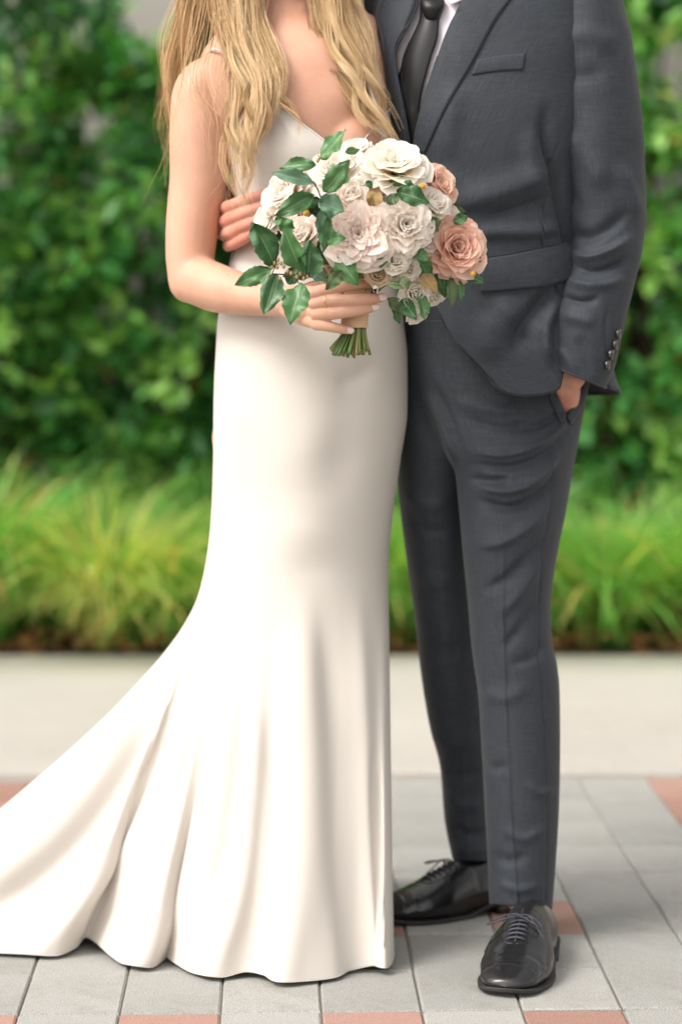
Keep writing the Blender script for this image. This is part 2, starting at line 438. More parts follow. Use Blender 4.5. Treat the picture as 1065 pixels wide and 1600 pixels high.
M_leafo = leaf_mat('olive_leaf', (.06, .10, .035), (.10, .15, .05), (.14, .2, .09), .4, speck=False)
M_leaft = leaf_mat('tan_leaf', (.30, .19, .07), (.36, .23, .09), (.42, .3, .12), .5, speck=False)

def foliage_mat(name, stops, rough=.38, tr=.3):
    m = mat(name, stops[0][1], rough, .5); t = NT(m); at = t.add('ShaderNodeAttribute'); at.attribute_name = 'tone'
    c = t.ramp(at.outputs['Fac'], stops); t.color(c); t.translucent(t.mix(1., c, (1.5, 1.6, .7), 'MULTIPLY'), tr); return m
M_hedge = foliage_mat('shrub_leaf', [(0, (.016, .070, .022)), (.40, (.040, .17, .040)), (.70, (.10, .33, .06)), (.92, (.26, .46, .10)), (.965, (.42, .38, .09)), (1, (.42, .13, .04))])
M_grass = foliage_mat('sedge_blade', [(0, (.06, .20, .03)), (.40, (.14, .38, .07)), (.68, (.29, .49, .11)), (.88, (.66, .58, .22)), (1, (.52, .26, .12))], .5, .45)
M_bark = mat('shrub_bark', (.07, .045, .03), .9)
M_dry = foliage_mat('dry_leaf', [(0, (.20, .07, .03)), (.5, (.30, .12, .045)), (1, (.36, .24, .10))], .7, .2)
def ground_mat(name, a, b, scale, bump=.4, dist=.003, rough=.9):
    m = mat(name, a, rough, .3); t = NT(m); c = t.coord('Object')
    n1 = t.noise(c, scale, 6, .65); n2 = t.noise(c, scale * 30, 3, .7)
    t.color(t.ramp(t.math('ADD', t.math('MULTIPLY', n1, .6), t.math('MULTIPLY', n2, .4)), [(.33, a), (.67, b)])); t.bump(n2, bump, dist); return m
M_soil = ground_mat('garden_soil', (.05, .034, .022), (.11, .075, .05), 6, 1, .02)
M_conc = ground_mat('walk_concrete', (.34, .318, .285), (.43, .405, .365), 1.3, .3, .002)
M_bed = ground_mat('joint_sand', (.23, .215, .185), (.31, .29, .25), 9)
M_wall = ground_mat('grey_stucco', (.30, .28, .255), (.38, .36, .33), 2.5)
def paver_mat(name, a, b, speck):
    m = mat(name, a, .88, .3); t = NT(m); c = t.coord('Object'); oi = t.add('ShaderNodeObjectInfo')
    n1 = t.noise(c, 14, 5, .7); n2 = t.noise(c, 420, 3, .75)
    base = t.ramp(t.math('ADD', t.math('MULTIPLY', n1, .55), t.math('MULTIPLY', oi.outputs['Random'], .45)), [(.25, a), (.75, b)])
    s = t.ramp(n2, [(.36, (.62,)*3), (.5, (1,)*3), (.66, speck)])
    st = t.ramp(t.noise(c, 5, 6, .8), [(.48, (1, 1, 1)), (.68, (.84, .83, .80))])
    t.color(t.mix(1., t.mix(1., base, s, 'MULTIPLY'), st, 'MULTIPLY')); t.bump(t.math('ADD', n2, n1), .5, .0016); return m
M_pg = paver_mat('grey_paver', (.275, .275, .258), (.35, .345, .325), (1.3, 1.3, 1.28))
M_pr = paver_mat('red_paver', (.29, .17, .135), (.36, .225, .185), (1.35, 1.25, 1.2))
def structure(o): o['kind'] = 'structure'; return o

# ================================================================== GROUND
YAW = math.atan((532.5 - 420) / FPX)
UD = np.array([-math.sin(YAW), math.cos(YAW)]); VD = np.array([math.cos(YAW), math.sin(YAW)])   # away / right
g0 = G(972, 1576)[:2]; PW = .1532; PD = .2165
def plane_obj(name, x0, x1, y0, y1, z, m, parent=None, n=1, rot=True):
    vs = [(x0, y0), (x1, y0), (x1, y1), (x0, y1)]
    return mesh_obj(name, [(a, b, z) for a, b in vs], [[0, 1, 2, 3]], m, parent, smooth=False)
structure(plane_obj('ground', -150, 150, -60, 300, -.030, M_soil))
structure(plane_obj('paving_bed', -6, 6, -4, 5.44, -.006, M_bed))
# concrete walk: slab sheets with a real edge
def slab(name, x0, x1, y0, y1, z0, z1, m):
    mb = MB().box(((x0+x1)/2, (y0+y1)/2, (z0+z1)/2), ((x1-x0)/2, (y1-y0)/2, (z1-z0)/2)); o = mb.build(name, m, None, smooth=False)
    b = o.modifiers.new('b', 'BEVEL'); b.width = .006; b.segments = 2; return o
walk = structure(slab('walkway', -12, 12, 5.40, 7.08, -.10, .004, M_conc))
bm_v = {}
def paver_mesh(w, d, m, seed):
    r = random.Random(seed); bm = bmesh.new(); hx, hy = w/2 - .0013, d/2 - .0026
    def ring(z, ins): return [bm.verts.new((x*(hx-ins) + r.uniform(-.0006, .0006), y*(hy-ins) + r.uniform(-.0006, .0006), z + r.uniform(-.0004, .0004))) for x, y in ((-1,-1),(1,-1),(1,1),(-1,1))]
    a = ring(-.05, 0); b = ring(-.003, 0); c = ring(0, .003)
    for p, q in ((a, b), (b, c)):
        for k in range(4): bm.faces.new((p[k], p[(k+1) % 4], q[(k+1) % 4], q[k]))
    bm.faces.new(c); me = bpy.data.meshes.new('paver'); bm.to_mesh(me); bm.free(); me.materials.append(m); return me
paving = bpy.data.objects['paving_bed']
pcache = {}
def paver(c, r, n, red):
    key = (n, red, (c * 7 + r * 3) % 4)
    if key not in pcache: pcache[key] = paver_mesh(PW, PD * n, M_pr if red else M_pg, hash(key) % 999)
    o = bpy.data.objects.new('red_paver' if red else 'grey_paver', pcache[key]); COL.objects.link(o); o.parent = paving
    q = g0 + VD * (c + .5) * PW + UD * (r + n / 2) * PD
    o.location = (q[0], q[1], random.uniform(-.001, .0008)); o.rotation_euler = (random.uniform(-.003, .003), random.uniform(-.003, .003), YAW + random.uniform(-.003, .003))
ROWS_END = 8
def is_red(c, r):
    if r == -1: return c % 2 == 1 or c < -7
    if r == 2 and c in (-1, -3, -5, -7): return True
    if c >= 2 and 3 <= r: return True
    if c <= -6 and r in (6, 7): return True
    return False
for c in range(-13, 9):
    r = -4
    while r < ROWS_END:
        red = is_red(c, r); n = 1
        if not red and (r + c) % 2 == 0 and r + 1 < ROWS_END and not is_red(c, r + 1) and r != -2 and (c * 5 + r * 3) % 5 < 2: n = 2
        if c == 2 and not red: n = 1
        paver(c, r, n, red); r += n
structure(slab('concrete_edging', -12, 12, 7.08, 7.12, -.10, .008, M_conc))
structure(slab('planting_bed', -14, 14, 7.12, 10.2, -.10, .002, M_soil))

# ================================================================== BACKGROUND PLANTS
wallt = thing('garden_wall', 'plain grey stucco wall seen through gaps at the top of the shrubs', 'wall', (0, 10.3, 0))
MB().box((0, 10.35, 2.2), (14, .12, 2.25)).build('wall_face', M_wall, wallt, smooth=False)
MB().box((0, 10.35, 4.5), (14.1, .17, .05)).build('coping', M_conc, wallt, smooth=False)

def set_tone(me, tone):
    a = me.attributes.new('tone', 'FLOAT', 'POINT'); a.data.foreach_set('value', np.asarray(tone, float))
def leaves_obj(name, C, D, U, L, W, tone, m, parent):
    """leaf = 6-vertex folded blade; C base, D direction, U up-side"""
    n = len(C); S = np.cross(D, U); S /= np.linalg.norm(S, axis=1, keepdims=True) + 1e-9; U2 = np.cross(S, D)
    L = L[:, None]; W = W[:, None]
    v = np.stack([C, C + D*L*.35 + S*W*.5 + U2*W*.15, C + D*L*.75 + S*W*.38 + U2*W*.05, C + D*L - U2*L*.08, C + D*L*.75 - S*W*.38 + U2*W*.05, C + D*L*.35 - S*W*.5 + U2*W*.15, C + D*L*.5 - U2*W*.02], 1)
    f = np.array([[0, 1, 6], [1, 2, 6], [2, 3, 6], [3, 4, 6], [4, 5, 6], [5, 0, 6]])
    F = (np.arange(n)[:, None, None] * 7 + f).reshape(-1, 3)
    o = mesh_obj(name, v.reshape(-1, 3), F.tolist(), m, parent, smooth=False)
    set_tone(o.data, np.repeat(tone, 7)); return o
def shrub(x, y, rx, ry, h, z0, label, n_clump, per, tone0, group='broadleaf shrubs behind the sedge', twigs=26, keep=None):
    t = thing('shrub', label, 'shrub', (x, y, 0), group)
    mb = MB(); cl = []
    for k in range(n_clump):
        for _ in range(40):
            a = rng.normal(size=3); a /= np.linalg.norm(a); rr = rng.uniform(.55, 1.0) ** .5
            p = np.array([x + a[0]*rx*rr, y + a[1]*ry*rr, z0 + (h - z0) * (.5 + .5*a[2]*rr)])
            if p[1] < y + .5 * ry and (keep is None or keep(p)): break
        cl.append(p)
    cl = np.array(cl)
    for k in range(twigs):
        q = cl[rng.integers(len(cl))]; b = Vector((x + rng.normal()*.12, y + .1 + rng.normal()*.1, 0)); e = Vector(q)
        mid = b.lerp(e, .5) + Vector((rng.normal()*.06, rng.normal()*.06, .12))
        mb.tube([b, b.lerp(mid, .5) + Vector((0, 0, .05)), mid, mid.lerp(e, .6), e], [.018, .014, .010, .007, .003], 5)
    mb.build('branches', M_bark, t)
    idx = np.repeat(np.arange(len(cl)), per); n = len(idx)
    sprig = rng.normal(size=(len(cl), 3)); sprig[:, 1] -= .8; sprig[:, 2] += .5; sprig /= np.linalg.norm(sprig, axis=1, keepdims=True)
    s = rng.uniform(-1, 1, n)
    C = cl[idx] + sprig[idx] * s[:, None] * .15 + rng.normal(size=(n, 3)) * .035
    D = sprig[idx] * .5 + rng.normal(size=(n, 3)) * .6 + np.array([0, -.25, .0]); D /= np.linalg.norm(D, axis=1, keepdims=True)
    U = np.tile([0, -.3, 1.], (n, 1)) + rng.normal(size=(n, 3)) * .35
    L = rng.uniform(.065, .115, n); W = L * rng.uniform(.42, .55, n)
    base = np.clip(rng.normal(tone0, .24, len(cl)), 0, .9)
    tone = np.clip(base[idx] + rng.normal(0, .12, n), 0, .9)
    odd = rng.random(n); tone = np.where(odd > .988, rng.uniform(.95, 1, n), np.where(odd > .97, rng.uniform(.90, .965, n), tone))
    if keep is not None:
        ok = keep(C); C, D, U, L, W, tone = C[ok], D[ok], U[ok], L[ok], W[ok], tone[ok]
    o = leaves_obj('foliage', C, D, U, L, W, tone, M_hedge, t); o['kind'] = 'stuff'
    return t
def hole(p):      # openings in the leaf screen towards the wall
    px, py = proj(p)
    return ((px - 232) ** 2 / 46**2 + (py - 30) ** 2 / 52**2 > 1) & ((px - 148) ** 2 / 36**2 + (py - 182) ** 2 / 34**2 > 1) & ((px - 22) ** 2 / 34**2 + (py - 34) ** 2 / 20**2 > 1)
shrub(-1.45, 8.7, .62, .45, 2.45, .2, 'broadleaf shrub filling the far left edge behind the tall sedge', 150, 28, .60, keep=hole)
shrub(-.75, 8.85, .55, .40, 2.10, .15, 'broadleaf shrub left of the woman with grey wall showing over it', 170, 28, .64, keep=hole)
shrub(-.12, 8.95, .50, .40, 2.35, .15, 'shrub standing directly behind the couple, mostly hidden by them', 100, 24, .45)
shrub(.52, 8.9, .50, .40, 2.4, .15, 'shrub behind the man, half hidden by his jacket', 100, 24, .45)
shrub(1.15, 8.75, .52, .42, 2.5, .15, 'bright green shrub filling the right edge beside the suit sleeve', 190, 28, .70)
shrub(1.9, 8.8, .55, .45, 2.5, .15, 'shrub past the right edge of the planting bed', 80, 24, .45)
shrub(-2.2, 8.8, .55, .45, 2.5, .15, 'shrub past the left edge of the planting bed', 80, 24, .45)
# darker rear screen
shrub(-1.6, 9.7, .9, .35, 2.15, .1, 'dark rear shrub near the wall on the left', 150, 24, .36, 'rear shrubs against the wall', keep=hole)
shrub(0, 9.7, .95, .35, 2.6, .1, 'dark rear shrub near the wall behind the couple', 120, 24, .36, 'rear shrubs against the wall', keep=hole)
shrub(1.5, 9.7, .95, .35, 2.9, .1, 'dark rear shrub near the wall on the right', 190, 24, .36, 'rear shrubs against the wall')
# overhanging branch, upper left
ob = thing('overhanging_branch', 'dark leafy branch hanging into the top left corner', 'branch', (-1.6, 8.2, 2.4))
MB().tube([PV(-150, -60, 8.1), PV(-20, 30, 8.1), PV(60, 0, 8.1), PV(140, -10, 8.1)], [.02, .014, .009, .004], 6).build('limb', M_bark, ob)
n = 420; cx = rng.uniform(-60, 190, n); cy = rng.uniform(-70, 50, n) - np.clip(cx - 120, 0, 99) * .3
C = P(cx, cy, 8.1 + rng.normal(0, .08, n)); D = rng.normal(size=(n, 3)) + [0, -.4, -.3]; D /= np.linalg.norm(D, axis=1, keepdims=True)
o = leaves_obj('foliage', C, D, np.tile([0, -.2, 1.], (n, 1)), rng.uniform(.05, .09, n), rng.uniform(.025, .04, n), np.clip(rng.normal(.15, .1, n), 0, 1), M_hedge, ob); o['kind'] = 'stuff'

def sedge(x, y, h, spread, n, tone0, label, group='sedge clumps along the bed edge'):
    t = thing('sedge_clump', label, 'ornamental grass', (x, y, 0), group)
    S = 8; a = rng.uniform(0, 2*PI, n); r0 = np.abs(rng.normal(0, .05, n)); L = h * rng.uniform(.65, 1.25, n); out = spread * rng.uniform(.3, 1.7, n)
    lift = rng.uniform(.75, 1.75, n); dirx, diry = np.cos(a), np.sin(a); w = rng.uniform(.0028, .0062, n)
    V = np.zeros((n, S, 2, 3)); tw = rng.normal(0, .5, n)
    for k in range(S):
        s = k / (S - 1); rr = r0 + out * s ** 1.4; z = np.maximum(L * (1.35 * s - .62 * lift * s ** 2.4), .012)
        c = np.stack([x + dirx*rr, y + diry*rr, z * .85], 1); px_ = np.stack([-np.sin(a + tw), np.cos(a + tw), 0*a], 1)
        ww = (w * (1 - s ** 2.5) + .0004)[:, None]; V[:, k, 0] = c - px_ * ww; V[:, k, 1] = c + px_ * ww
    f = np.array([[2*k, 2*k+1, 2*k+3, 2*k+2] for k in range(S - 1)])
    F = (np.arange(n)[:, None, None] * 2 * S + f).reshape(-1, 4)
    o = mesh_obj('blades', V.reshape(-1, 3), F.tolist(), M_grass, t, smooth=False)
    tone = np.clip(rng.normal(tone0, .18, n), 0, .85); q = rng.random(n); tone = np.where(q > .90, rng.uniform(.85, 1, n), tone)
    set_tone(o.data, np.repeat(tone, 2 * S)); o['kind'] = 'stuff'
    mb = MB().ell((x, y, .03), (.07, .07, .06), 10); mb.build('crown', M_grass, t)
sed = [(-2.0, 7.75, .62, .40, .40, 'sedge clump beyond the left edge of the bed'), (-1.50, 7.72, .60, .40, .40, 'tall green sedge clump at the far left edge'),
 (-1.12, 7.66, .60, .42, .38, 'arching green sedge clump at the left frame edge'), (-.72, 7.62, .50, .34, .84, 'straw-yellow sedge clump just left of the white dress'),
 (-.52, 7.62, .46, .32, .62, 'low yellow-green sedge clump against the left side of the dress'), (-.18, 7.7, .52, .36, .45, 'sedge clump hidden behind the dress'),
 (.14, 7.68, .48, .32, .45, 'sedge clump showing between the dress and the dark trouser leg'), (.45, 7.7, .5, .34, .45, 'sedge clump behind the trouser legs'),
 (.80, 7.66, .46, .36, .48, 'bright green sedge clump right of the trouser legs'), (1.12, 7.72, .45, .38, .52, 'arching sedge clump at the right frame edge'), (1.55, 7.7, .55, .38, .45, 'sedge clump beyond the right edge of the bed')]
for x, y, h, sp, tn, lb in sed: sedge(x, y - .28, h * rng.uniform(.98, 1.25), sp * 1.15, 820, tn, lb)
for x, y, lb in [(-1.3, 8.15, 'pale rear sedge clump at far left under the shrubs'), (-.85, 8.12, 'rear sedge clump under the shrub left of the dress'), (-.4, 8.1, 'rear sedge clump low behind the dress'), (.3, 8.1, 'rear sedge clump low behind the trousers'), (.95, 8.05, 'rear sedge clump under the right shrub'), (1.4, 8.1, 'rear sedge clump past the right edge')]:
    sedge(x, y - .22, (.58 if x > 0 else .68) * rng.uniform(.85, 1.12), .42, 460, .32, lb, 'second row of sedge under the shrubs')
# fallen leaves on the soil
n = 420; C = np.stack([rng.uniform(-2, 2, n), 7.13 + np.abs(rng.normal(0, .14, n)), rng.uniform(.006, .06, n)], 1)
D = rng.normal(size=(n, 3)) * [1, 1, .3]; D /= np.linalg.norm(D, axis=1, keepdims=True)
o = leaves_obj('leaf_litter', C, D, np.tile([0, -.3, 1.], (n, 1)), rng.uniform(.03, .07, n), rng.uniform(.02, .035, n), rng.random(n), M_dry, None)
o['kind'] = 'stuff'; o['label'] = 'dry brown fallen leaves along the front of the planting bed'; o['category'] = 'fallen leaves'

# ================================================================== WOMAN
bride = thing('person', 'woman with long wavy blonde hair in an ivory gown holding the bouquet', 'person', tuple(G(460, 1480)))
# ---- body
torso = Surf([(-40, 418, -46, 480, 4.02, .052), (-10, 412, -12, 484, 4.015, .052), (18, 404, 10, 492, 4.01, .056), (48, 382, 24, 512, 4.00, .066), (78, 345, 38, 556, 3.99, .078),
    (100, 318, 52, 588, 3.985, .088), (132, 318, 90, 600, 3.98, .098), (180, 340, 150, 606, 3.98, .108, 2.2), (235, 358, 220, 604, 3.985, .108, 2.2), (300, 374, 295, 590, 3.99, .092), (370, 382, 370, 582, 4.0, .082),
    (440, 366, 440, 602, 4.01, .086), (500, 356, 500, 614, 4.015, .098), (600, 352, 600, 620, 4.02, .105), (700, 355, 700, 608, 4.02, .098), (760, 360, 760, 598, 4.02, .09)])
Vt = torso.grid(120, 64)
bb = MB().grid(Vt, True)
shL = PV(338, 128, 3.985); elL = PV(298, 432, 3.96); wrL = PV(446, 471, 3.765)
bb.chain([PV(350, 118, 3.985), PV(322, 135, 3.985), PV(313, 200, 3.98), PV(310, 280, 3.975), PV(301, 350, 3.97), PV(297, 405, 3.965), PV(297, 440, 3.955)], [.040, .046, .0500, .0475, .0440, .0400, .0360], n=60)
bb.chain([PV(300, 434, 3.96), PV(330, 447, 3.925), PV(375, 459, 3.87), PV(420, 468, 3.81), PV(458, 474, 3.75)], [.0400, .0405, .0345, .0270, .0235], n=44)
bb.chain([PV(565, 60, 4.01), PV(578, 95, 4.03), PV(600, 200, 4.10), PV(640, 300, 4.16), PV(720, 320, 4.19)], [.042, .046, .040, .034, .026], n=40)
# collar bones, shoulder muscle, breast
bb.chain([PV(360, 92, 3.955), PV(400, 88, 3.925), PV(436, 78, 3.93)], [.009, .0075, .008], n=16)
bb.chain([PV(575, 60, 3.965), PV(530, 68, 3.925), PV(470, 76, 3.93)], [.009, .0075, .008], n=16)
bb.chain([PV(412, 0, 4.02), PV(385, 45, 4.02), PV(345, 95, 4.01)], [.036, .036, .034], n=16)
bb.chain([PV(482, 0, 4.02), PV(520, 26, 4.02), PV(565, 52, 4.01)], [.036, .036, .034], n=16)
bb.ell(P(428, 232, 3.912), (.054, .040, .052)); bb.ell(P(548, 226, 3.912), (.052, .040, .050))
bb.chain([PV(428, -5, 3.99), PV(436, 40, 3.955), PV(448, 74, 3.935)], [.016, .013, .009], n=12); bb.chain([PV(476, -5, 3.99), PV(466, 40, 3.955), PV(456, 74, 3.935)], [.016, .013, .009], n=12)
# legs under the gown
for dx, dy in ((-60, .02), (55, -.01)):
    bb.chain([PV(470 + dx, 680, 4.01 + dy), PV(470 + dx*.8, 900, 4.01 + dy), PV(470 + dx*.7, 1080, 4.02 + dy), PV(470 + dx*.7, 1200, 4.04 + dy), PV(470 + dx*.6, 1400, 4.05 + dy), PV(470 + dx*.6, 1470, 4.0 + dy)], [.085, .07, .052, .05, .032, .035], n=50)
# neck and head (above the frame)
hx = PV(458, -150, 3.985)
bb.chain([PV(448, 10, 4.01), PV(452, -60, 4.0)], [.052, .050], n=12)
bb.ell((hx.x, hx.y, hx.z + .02), (.074, .092, .098), 24); bb.ell((hx.x + .005, hx.y - .02, hx.z - .045), (.054, .066, .062), 20); bb.ell((hx.x + .012, hx.y - .095, hx.z - .012), (.011, .018, .022), 10)
bb.ell((hx.x + .012, hx.y - .083, hx.z - .052), (.024, .012, .009), 10); bb.ell((hx.x - .074, hx.y, hx.z - .005), (.008, .018, .03), 10); bb.ell((hx.x + .078, hx.y, hx.z - .005), (.008, .018, .03), 10)
bv, bf = remeshed(bb, .0042, 10)
# ---- the holding hand, finer
hb = MB()
hb.chain([PV(430, 470, 3.80), PV(452, 472, 3.755), PV(470, 475, 3.725)], [.0245, .0235, .0240], n=16)
for (a, b_) in (((448, 464), (490, 457)), ((450, 470), (495, 473)), ((452, 476), (497, 490)), ((452, 482), (496, 506))):
    hb.chain([PV(*a, 3.745), PV((a[0]+b_[0])/2, (a[1]+b_[1])/2, 3.708), PV(*b_, 3.675)], [.0165, .0150, .0098], n=14)
hb.ell(P(478, 482, 3.70), (.024, .020, .026))
FING = {
 'index': ([(488, 458, 3.672), (512, 452, 3.648), (540, 447, 3.640), (562, 444, 3.647), (578, 443, 3.662)], [.0100, .0098, .0091, .0084, .0070]),
 'middle': ([(492, 474, 3.672), (518, 470, 3.643), (548, 469, 3.633), (572, 467, 3.640), (594, 466, 3.657)], [.0101, .0098, .0092, .0084, .0067]),
 'ring': ([(494, 491, 3.672), (518, 490, 3.643), (545, 487, 3.634), (566, 484, 3.641), (582, 481, 3.655)], [.0099, .0095, .0088, .0080, .0064]),
 'little': ([(494, 507, 3.676), (508, 509, 3.655), (522, 512, 3.646), (534, 514.5, 3.648), (543, 516, 3.655)], [.0093, .0086, .0080, .0072, .0060]),
 'thumb': ([(462, 462, 3.742), (492, 449, 3.750), (522, 440, 3.752), (545, 434, 3.742)], [.0125, .0112, .0100, .0080])}
for k, (pts, r) in FING.items(): hb.chain([PV(*p) for p in pts], r, n=30, seg=16)
hv, hf = remeshed(hb, .0013, 5)
allv = np.r_[bv, hv]; allf = bf + [[i + len(bv) for i in f] for f in hf]
bbody = mesh_obj('body', allv, allf, M_skin, bride)
def nail(k, L, W, up=(0, -.8, .6)):
    p, r = FING[k]; a = PV(*p[-2]); b = PV(*p[-1]); d = (b - a).normalized(); u = Vector(up); u = (u - d * u.dot(d)).normalized(); s = d.cross(u)
    V = np.zeros((9, 7, 3)); rr = r[-1] * 1.02
    for i in range(9):
        f = i / 8; wd = math.sqrt(max(0, 1 - (2*f - 1) ** 4 * .98)) if f < .5 else math.sqrt(max(0, 1 - (2*f-1) ** 2.6 * .995))
        for j in range(7):
            an = (j / 6 * 2 - 1) * 1.05 * wd * W
            q = b + d * (-L * .45 + L * f) + u * rr * math.cos(an) * (1.03 - .10 * f * f) + s * rr * math.sin(an)
            V[i, j] = q
    return grid_obj('fingernail', V, M_nail, bride, solid=.0006)
nail('middle', .0165, 1.0, (.1, -.9, .35)); nail('ring', .0160, 1.0, (.1, -.95, .25)); nail('little', .0140, 1.0, (0, -1, .1)); nail('index', .0155, 1, (.1, -.6, .7))
def band(p, d, r, m, name, th=.0011):
    d = Vector(d).normalized(); u = d.orthogonal().normalized(); w = d.cross(u)
    pts = [Vector(p) + (u * math.cos(a) + w * math.sin(a)) * r for a in np.linspace(0, 2*PI, 33)]
    return MB().tube(pts, th, 6).build(name, m, bride)
p0, p1 = PV(512, 471, 3.647), PV(530, 470, 3.637)
band(p0, p1 - p0, .0096, M_gold, 'gold_ring')
# ---- gown
HEM = np.array([  # angle deg, px, py, lift
 (-40, 606, 1400, 0), (-22, 614, 1450, .0), (-6, 614, 1490, .002), (8, 611, 1512, .004), (18, 600, 1525, .010), (30, 584, 1521, .010), (42, 560, 1524, .006), (56, 520, 1534, .003), (70, 478, 1539, .003), (84, 440, 1541, .003),
 (94, 415, 1534, .008), (103, 385, 1529, .008), (112, 345, 1533, .003), (122, 305, 1527, .003), (130, 275, 1512, .004), (135, 259, 1500, .005), (140, 248, 1505, .004), (147, 225, 1516, .003), (155, 195, 1512, .003), (160, 172, 1500, .006),
 (164, 150, 1486, .012), (168, 134, 1480, .014), (172, 118, 1489, .006), (177, 85, 1499, .003), (184, 30, 1497, .004), (192, -50, 1493, .004), (202, -150, 1488, .004), (212, -205, 1470, .004), (224, -215, 1440, .004),
 (238, -120, 1405, .004), (254, 40, 1385, .004), (272, 220, 1372, .004), (292, 400, 1368, .004), (306, 520, 1370, .004), (320, 606, 1400, .0)], float)
hg = np.array([list(G(r[1], r[2], 0)) for r in HEM]); hg[:, 2] = HEM[:, 3] + .003
SK = 300; RR = 210
th = np.linspace(0, 2*PI, SK, endpoint=False); thd = np.degrees(th); thd = np.where(thd > 320, thd - 360, thd)
hem = np.stack([pchip(HEM[:, 0], hg[:, k], thd) for k in range(3)], 1)
TOPN = lin([(330, 215), (352, 190), (366, 165), (392, 138), (418, 150), (440, 168), (462, 186), (490, 206), (515, 226), (545, 250), (560, 236), (573, 214), (590, 192), (612, 168), (640, 150)])
gown = Surf([(120, 325, 110, 612, 3.985, .108, 2.1), (180, 344, 160, 612, 3.98, .118, 2.2), (235, 356, 222, 611, 3.978, .133, 2.2), (300, 366, 296, 600, 3.985, .118, 2.1), (370, 371, 370, 594, 4.0, .104), (440, 352, 440, 616, 4.005, .113),
   (500, 341.5, 500, 628, 4.01, .132), (560, 338, 560, 634, 4.01, .142), (640, 335, 640, 634, 4.01, .142), (720, 334, 720, 624, 4.015, .135), (800, 331, 800, 613, 4.02, .132), (860, 326, 860, 607, 4.02, .135), (890, 319, 890, 606, 4.022, .138)])
Vup = gown.grid(260, SK, closed=True, top=lambda x, fr: TOPN(x) if fr else 300.)
knee = Vup[-1].copy(); slope = (Vup[-1] - Vup[-4]); slope /= np.abs(slope[:, 2:3]) + 1e-9
t = np.linspace(0, 1, RR)[1:, None]; 
pw = np.interp(thd, [-40, 0, 40, 90, 130, 165, 185, 225, 270, 320], [1.0, 1.0, 1.25, 1.35, 1.32, 1.28, 1.26, 1.26, 1.3, 1.0])[None, :]
Hn = knee[None, :, 2] + (hem[None, :, 2] - knee[None, :, 2]) * t
fr = t ** pw
soft = np.sin(PI * t) * .0
Vlow = np.zeros((RR - 1, SK, 3)); Vlow[..., 2] = Hn
for k in (0, 1): Vlow[..., k] = knee[None, :, k] + (hem[None, :, k] - knee[None, :, k]) * fr
# last few centimetres: the crepe turns outwards and lies on the paving
flare = np.clip((t - .93) / .07, 0, 1) ** 2
Vg = np.concatenate([Vup, Vlow], 0)
for _ in range(160):
    k0 = 215; k1 = 345; Vg[k0:k1] = (Vg[k0-1:k1-1] + Vg[k0:k1]*2 + Vg[k0+1:k1+1]) / 4
N0 = outward(Vg, True)
Vg = crease(Vg, True, [
  ([(262, 1040), (205, 1180), (120, 1310), (20, 1400), (-90, 1462)], 20, -.027, 42, (1, 1)),
  ([(240, 1040), (175, 1180), (85, 1290), (-20, 1372), (-110, 1420)], 18, .008, 26, (1, 0)),
  ([(300, 1010), (262, 1180), (205, 1310), (120, 1420), (70, 1480)], 14, .010, None, (1, 0)),
  ([(325, 1010), (288, 1190), (240, 1320), (175, 1430), (140, 1474)], 9, -.012, 20, (1, 1)),
  ([(352, 1040), (325, 1250), (285, 1400), (225, 1500)], 22, .012, None, (1, 0)),
  ([(385, 960), (372, 1180), (330, 1380), (270, 1480), (256, 1500)], 10, -.010, 22, (1, 1)),
  ([(400, 1000), (392, 1250), (370, 1420), (330, 1520)], 18, .010, None, (1, 0)),
  ([(470, 920), (478, 1150), (468, 1400), (440, 1530)], 34, .012, None, (1, 0)),
  ([(500, 900), (520, 1150), (535, 1380), (560, 1520)], 20, -.016, 30, (1, 0)),
  ([(560, 900), (568, 1150), (575, 1350), (590, 1520)], 14, .009, None, (1, 0)),
  ([(585, 1150), (588, 1300), (600, 1470)], 9, -.010, None, (1, 0)),
  ([(420, 1100), (430, 1300), (410, 1500)], 16, -.008, None, (1, 0)),
  # soft drape over hip and thigh
  ([(470, 640), (480, 780), (478, 900)], 60, .010, None), ([(560, 520), (545, 640), (520, 800)], 36, -.008, None), ([(368, 560), (372, 700), (366, 860)], 5, .0012, None, (1, 1)),
  ([(361, 520), (364, 700), (360, 880), (352, 960)], 3.5, -.0016, None), ([(345, 880), (338, 940), (330, 1010)], 7, -.006, None),
  ([(350, 505), (400, 520), (470, 530)], 9, -.003, None), ([(590, 560), (560, 590), (520, 600)], 14, -.004, None),
  ([(366, 300), (390, 310), (420, 330)], 5, -.003), ([(420, 165), (450, 200), (480, 240)], 4, .0015), ([(380, 400), (430, 420), (480, 430)], 7, -.003)], N0)
Vg = fbm(Vg, 5, .004, True, 3, (1, 1, .35)); Vg = fbm(Vg, 16, .0010, True, 9, (1, 1, .5))
Vg[..., 2] = np.maximum(Vg[..., 2], .004)
for _ in range(2): Vg[1:-1] = (Vg[:-2] + 2*Vg[1:-1] + Vg[2:]) / 4
gown_o = grid_obj('gown', np.concatenate([Vg, Vg[:, :1]], 1), M_dress, bride, closed=False, solid=-.0016)
hemline = Vg[-1]
mb = MB().tube([Vector(p) + Vector((0, -.0005, .0004)) for p in np.r_[hemline, hemline[:1]]], .0009, 6); mb.build('hem_roll', M_dress, bride)
gb = bvh_of(Vg, True); bodyb = BVHTree.FromPolygons([Vector(v) for v in bv], bf)
